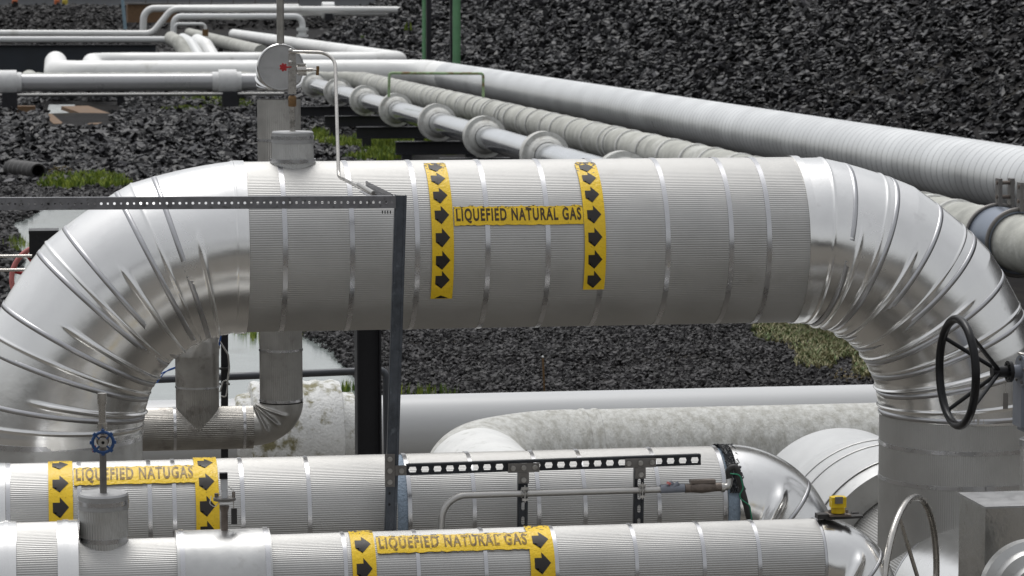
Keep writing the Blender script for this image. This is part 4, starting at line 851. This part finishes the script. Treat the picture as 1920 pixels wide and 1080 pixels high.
for y_ in (46, 60, 74, 88, 102, 116): mb = MB(); mb.box((B2X, y_, (B2Z-B2R+.03)/2), (.5, .25, B2Z-B2R+.03)); mb.build('support_foot', BLKM, b2)
# pipe clamp at the right edge
cy = 44.6; pc = thing('pipe_clamp', (B2X, cy, B2Z), 'bolted steel clamp with upright lugs round the grey wrapped pipe at right edge', 'clamp')
def onb2(px):                                   # Y where the pipe top passes pixel column px
    return B2X/math.tan(A+math.atan((px-960)/F))
cy = onb2(1893)
mb = MB(); mb.lathe((B2X, cy-.45, B2Z), YV, [(0, B2R+.02), (0, B2R+.05), (.9, B2R+.05), (.9, B2R+.02)], 48, False); mb.build('saddle', mat('blue_steel', (.20, .23, .28), .35, .6, .1, 4), pc)
for s_ in (0, .9):
    mb = MB(); mb.torus((B2X, cy-.45+s_, B2Z), YV, B2R+.07, .028, 48, 8); mb.build('clamp_ring', PLT, pc)
    for d in (-.09, .09):
        mb = MB(); mb.box((B2X+.10+d, cy-.45+s_, B2Z+B2R+.24), (.05, .16, .40)); mb.build('lug', PLT, pc)
    mb = MB()
    for zq in (.18, .38): mb.cyl((B2X-.03, cy-.45+s_, B2Z+B2R+zq), (B2X+.24, cy-.45+s_, B2Z+B2R+zq), .03, seg=6)
    mb.build('bolt', BRN, pc)
B3X, B3Z, B3R = 10.35, 1.31, .285
b3 = thing('collared_tube', (B3X, 30, 0), 'polished tube with a row of thick white collars turning left into a grey run', 'pipe')
path = fillet([(B3X, 36, B3Z), (B3X, 118, B3Z), (-8, 118, B3Z)], 1.0, 12)
MB().tube(path[:2]+path[2:10], B3R, 48, False).build('tube_jacket', TUB, b3)
MB().tube(path[9:], B3R+.075, 48, False).build('grey_run_jacket', mat('grey_run_jacket', (.46, .46, .465), .3, .3, .06, .5, .06), b3)
mb = MB(); mb.tube([(-8, 117.5, .83), (9.5, 117.5, .83)], .07, 12); mb.build('tracer_pipe', COND, b3)
def collar_prof(): return [(0, B3R+.03), (0, .36), (.12, .40), (.14, .505), (.55, .51), (.56, .42), (.72, .36), (.8, B3R+.01)]
for i, y_ in enumerate((113, 103.6, 94.6, 86, 76.6, 68.1, 59.6, 51.2, 43)):
    mb = MB(); mb.lathe((B3X, y_+.35, B3Z), -YV, collar_prof(), 48, False); o = mb.build('collar', CLR, b3)
    if i in (1, 4, 7): MB().lathe((B3X, y_+.35, B3Z), -YV, [(.17, .512), (.5, .517)], 48, False).build('faded_red_mark', CLR, o)
for px in (15, 427):
    x_ = W(px, 155, 118).x; mb = MB(); mb.lathe((x_-.65, 118, B3Z), XV, [(0, .37), (0, .42), (.27, .42), (.27, .52), (1.0, .52), (1.0, .43), (1.2, .43), (1.2, .37)], 48, False); mb.build('collar', mat('white_collar', (.72, .72, .71), .6), b3)
for px in (18, 430): x_ = W(px, 155, 118).x; mb = MB(); mb.box((x_, 117.75, .62), (.62, .8, .62)); mb.build('support_shoe', BLKM, b3)
for i, (y_, xl_, xr_) in enumerate(((103.6, 3.0, 1), (94.6, 1.35, 1), (86, 1.2, 1), (76.6, 1.14, 1.2), (68.1, 1.1, 1), (59.6, 1.3, 1.5), (51.2, 1.2, 1))):
    lb = ['farthest visible long black steel sleeper under the collared tube', 'second farthest black sleeper under the collared tube', 'black sleeper behind the grass under the collared tube', 'black sleeper in front of the bright grass under the collared tube', 'nearest visible black sleeper just above the arch pipe top'][i] if i < 5 else 'black steel sleeper under the collared tube hidden behind the arch pipe'
    s_ = thing('steel_sleeper', (B3X, y_, 0), lb, 'sleeper', 'sleepers under the collared tube')
    mb = MB(); x0_, x1_ = B3X-xl_, B3X+xr_; xm = (x0_+x1_)/2; lw = x1_-x0_
    mb.box((xm, y_, .785), (lw, .3, .03)); mb.box((xm, y_, .62), (lw, .02, .30)); mb.box((xm, y_, .455), (lw, .3, .03)); mb.build('beam', BLKM, s_)
    mb = MB(); mb.box((x0_+.3, y_, .22), (.26, .26, .438)); mb.box((x1_-.3, y_, .22), (.26, .26, .438)); mb.build('footing', BLKM, s_)
# second row + receding pipe
b4 = thing('far_white_pipe', (18.4, 150, 0), 'white pipe bending left behind the silver pipe corner and running to the far left', 'pipe')
path = fillet([(18.4, 290, 1.5), (18.4, 150, 1.5), (W(172, 110, 150).x, 150, 1.5), (W(172, 110, 150).x-.1, 126.6, 1.4)], 2.0, 12)
mb = MB(); wrapped(mb, dense(path, .4), .5, 1.6, .01, 28); mb.build('jacket', WROW, b4)
# ---- pipes far left/top, Y ~ 190
def far_pipe(name, label, pts, r, m_=WROW, fr_=.6, Y=190, dy=None, extra=None):
    P_ = [W(a, b_, Y+(dy[i] if dy else 0)) for i, (a, b_) in enumerate(pts)]; t = thing(name, P_[0], label, 'pipe')
    P_ = fillet(P_, fr_, 8) if len(P_) > 2 else P_
    MB().tube(P_, r, 20).build('pipe_jacket', m_, t); return t
WP = mat('white_paint', (.74, .75, .74), .4, 0, .04, .5)
fa = far_pipe('distant_pipe', 'distant grey-white pipe stepping up at a slant, upper of the two at far left', [(-30, 62), (285, 63), (322, 17), (745, 18)], .21, fr_=.9)
fb = far_pipe('distant_pipe', 'distant bright white pipe stepping up then ending in a downward valve, lower of two', [(-30, 74), (325, 74), (326, 31), (567, 31), (567, 66)], .20, WP, fr_=.5, Y=186)
mb = MB(); c = W(567, 52, 186); mb.lathe(c, -ZV, [(0, .25), (0, .38), (.2, .38), (.2, .26), (.45, .26), (.45, .38), (.6, .38)], 24); mb.build('flange', WP, fb)
fc_ = far_pipe('distant_thin_pipe', 'thin white pipe looping over and down beside the far step of pipes', [(328, 74), (328, 45), (385, 45), (385, 66)], .10, WP, fr_=.25, Y=185)
MB().cyl(W(385, 55, 185), W(385, 68, 185), .2, seg=12).build('brass_fitting', BRS, fc_)
fd_ = far_pipe('distant_pipe', 'distant grey pipe arcing over from the left into the top row', [(268, 58), (270, 16), (560, 14)], .24, WROW, fr_=1.2, Y=200)
fe_ = far_pipe('distant_pipe', 'distant white pipe with a red-marked collar meeting the rock slope', [(480, 20), (760, 22)], .36, WROW, Y=215)
c = W(615, 19, 215); MB().lathe(c-XV*.45, XV, [(0, .4), (0, .62), (.9, .62), (.9, .4)], 24, False).build('collar', WP, fe_)
MB().box(c+Vector((0, -.55, .2)), (.6, .2, .14)).build('red_mark', RED, fe_); MB().box(c+Vector((0, -.45, -.5)), (.6, .5, .5)).build('support_shoe', BLKM, fe_)
ff = far_pipe('far_receding_pipe', 'stained pipe receding beside the far white row, upper left of the round cap', [(355, 62), (490, 98)], .42, WRG, Y=205, dy=(40, -45))
for i, (px, py, r_) in enumerate(((335, 80, .42), (358, 83, .40), (386, 85, .42))):
    t = thing('pipe_bend_cover', W(px, py, 172), ['leftmost dull round pipe bend cover in the far cluster', 'middle white round pipe bend cover in the far cluster', 'rightmost pale round pipe bend cover in the far cluster'][i], 'pipe cover', 'bend covers in the far cluster')
    c = W(px, py, 172); MB().tube(fillet([c+Vector((-.2, 6, .2)), c, c+Vector((.6, -2, -1.2))], .8, 6), r_, 20).build('cover', (WRG, WP, WROW)[i], t)
# one long panel in an even dark blue-grey
tw = thing('dark_panel', W(130, 105, 165), 'long dark blue-grey panel below the far white pipes at left', 'wall')
a = W(-30, 95, 168); b_ = W(292, 95, 168); mb = MB(); mb.box(((a.x+b_.x)/2, 168, 1.25), (b_.x-a.x, .3, 1.75)); mb.build('panel', mat('dark_blue_grey', (.03, .036, .045), .5, .2, .2, .8), tw)
mb = MB(); mb.box(((a.x+b_.x)/2, 167.8, 2.14), (b_.x-a.x, .5, .06)); mb.build('capping', BLKM, tw)
# steel posts and blue pole at the top
def post(name, label, px, w_, m_, y0, y1, Y, lean=0, cat='post'):
    t = thing(name, W(px, y1, Y), label, cat); mb = MB(); mb.cyl(W(px+lean, y1, Y), W(px, y0, Y), L(w_/2, Y), seg=16); mb.build('shaft', m_, t); return t
p_ = post('green_post', 'thinner green post rising behind the silver pipe, left of the pair', 795, 7, GRN, -80, 130, 135)
mb = MB(); mb.bar(W(804, 130, 135.2), W(804, -80, 135.2), L(9, 135), .2, YV); mb.build('dark_channel', BLKM, p_)
p_ = post('green_post', 'thicker green post rising behind the silver pipe, right of the pair', 856, 15, GRN, -80, 135, 135)
mb = MB(); mb.bar(W(846, 130, 135.2), W(845, -80, 135.2), L(4, 135), .2, YV); mb.build('dark_channel', BLKM, p_)
post('blue_pole', 'slanting pale blue pole standing before the dark mound at top left', 224, 6, mat('pale_blue_paint', (.22, .32, .38), .5), -60, 55, 195, 11, 'pole')
gf = thing('green_guard_rail', W(818, 180, 90), 'thin rusting green guard rail arching over the grey wrapped pipe', 'guard rail')
pts = fillet([W(729, 182, 84), W(730, 137, 84), W(906, 138, 84), W(906, 182, 84)], .08, 4); MB().tube(pts, .042, 10).build('rail', GRR, gf)
# timbers, drain pipe, stake, red disc
for i, (a, b_, z_) in enumerate((((110, 238), (88, 219), .0), ((174, 240), (207, 224), .0), ((196, 222), (140, 202), .0), ((33, 207), (66, 207), 0))):
    t = thing('timber_baulk', W(*a, 100), ['short pale brown timber at the left of the culvert opening', 'pale brown timber at the right of the culvert opening', 'dark brown plank across the back of the culvert opening', 'reddish timber block at far left below the grey pipe'][i], 'timber', 'timbers round the culvert')
    p0 = W(a[0], a[1], (87, 87, 90, 96)[i]); p1 = W(b_[0], b_[1], (90, 90, 93, 96)[i]); MB().bar(p0, p1, (.3, .35, .9, .6)[i], (.2, .24, .12, .3)[i]).build('baulk', WOD, t)
cw_ = MB().add([G(85, 222, .9), G(150, 222, .9), G(140, 196, .9), G(92, 196, .9)], [(0, 1, 2, 3)]); tag(cw_.build('culvert_water', WAT), kind='structure')
dp = thing('drain_pipe', W(50, 322, 76), 'black corrugated plastic drain pipe end poking out of the left rock bank', 'drain pipe')
q0 = W(20, 316, 75.5); q1 = W(72, 322, 73.2); mb = MB(); ln = (q1-q0).length; n = 12
mb.lathe(q0, q1-q0, [(ln*i/n/1.0, .25 if i % 2 else .21) for i in range(n+1)]+[(ln, .17), (ln-.4, .17)], 28, False); mb.build('corrugated_tube', RUB, dp)
sk_ = thing('marker_stake', G(1021, 735), 'thin rusty stake with pale tip standing in the gravel bed', 'stake')
p0 = G(1021, 738); MB().cyl(p0, p0+Vector((-.02, 0, .42)), .012, seg=8).build('rod', BRS, sk_); MB().ball(p0+Vector((-.02, 0, .43)), .014).build('tip', WP, sk_)
# things half hidden behind the left bend
rv = thing('red_handwheel', W(50, 500, 20), 'red round handwheel half hidden behind the left bend of the arch', 'handwheel')
c = W(84, 522, 19.5); MB().torus(c, (rt*.3-fh).normalized(), L(60, 19.5), .018, 64, 10).build('rim', PNK, rv)
mb = MB(); [mb.tube([c, c+Vector((math.cos(a), 0, math.sin(a)))*L(60, 19.5)], .012, 8) for a in (2.2, 2.9, 4.3)]; mb.build('spoke', RED, rv)
bb = thing('black_actuator', W(80, 445, 19.3), 'black box-shaped actuator peeking over the left bend of the arch', 'actuator')
mb = MB(); mb.box(W(82, 458, 19.3), (L(52, 19.3), .2, L(50, 19.3))); mb.box(W(82, 433, 19.3), (L(54, 19.3), .22, .02)); mb.build('casing', BLK, bb)
tr = thing('twin_rails', W(0, 495, 18.6), 'pair of thin bright horizontal rods entering at the left edge', 'rail')
for py in (481, 507): MB().tube([W(-40, py, 18.6), W(60, py-1, 18.6)], L(2.8, 18.6), 10).build('rod', SSTEEL, tr)
# ================================================================== far plant along the top edge
hl = thing('distant_building', W(350, 10, 420), 'long pale low building on the horizon at the top edge', 'building')
a = W(-200, 5, 420); b_ = W(900, 5, 420); mb = MB(); mb.box(((a.x+b_.x)/2, 420, 3.2), (b_.x-a.x, 12, 6.6)); mb.build('wall', mat('pale_cladding', (.42, .43, .45), .6, 0, .1, .05), hl)
mb = MB(); 
for i in range(14): mb.box((a.x+(b_.x-a.x)*(i+.5)/14, 413.8, 3.6), (3.2, .3, 1.3))
mb.build('window', mat('dark_glazing', (.05, .06, .07), .2), hl)
mb = MB(); mb.box(((a.x+b_.x)/2, 419, 6.7), (b_.x-a.x+2, 15, .5)); mb.build('roof', mat('grey_roof', (.2, .21, .22), .6), hl)
fn = thing('distant_railing', W(350, 12, 225), 'grey steel handrail with posts along the top of the far pipe row', 'railing')
a = W(232, 6, 225); b_ = W(560, 6, 225); mb = MB()
for zz_ in (0, .45): mb.tube([a+Vector((0, 0, zz_)), b_+Vector((0, 0, zz_))], .035, 6)
mb.build('handrail', PLT, fn)
for i in range(9):
    p = a.lerp(b_, i/8); mb = MB(); mb.cyl((p.x, p.y, p.z-1.3), (p.x, p.y, p.z+.6), .05, seg=8); mb.build('post', PLT, fn)
for i, (px, col) in enumerate(((28, (.5, .13, .04)), (107, (.5, .13, .04)), (122, (.5, .4, .05)))):
    t = thing('safety_drum', W(px, 12, 300), ['leftmost small orange drum on the horizon', 'right-hand small orange drum on the horizon', 'small yellow drum on the horizon'][i], 'drum', 'drums on the far horizon')
    p = W(px, 15, 300); MB().lathe(p, ZV, [(0, .2), (.1, .3), (.8, .3), (.9, .22)], 16).build('body', mat('drum_paint', col, .5), t)
rx = thing('rusty_skid', W(270, 30, 205), 'rust brown low steel skid behind the arcing far pipe', 'skid')
a = W(238, 25, 208); b_ = W(330, 25, 208); mb = MB(); mb.box(((a.x+b_.x)/2, 208, a.z), (b_.x-a.x, 3, 1.3)); mb.build('frame', WOD, rx); MB().box(((a.x+b_.x)/2, 206.4, a.z+.7), (b_.x-a.x, .2, .1)).build('lip', PLT, rx)
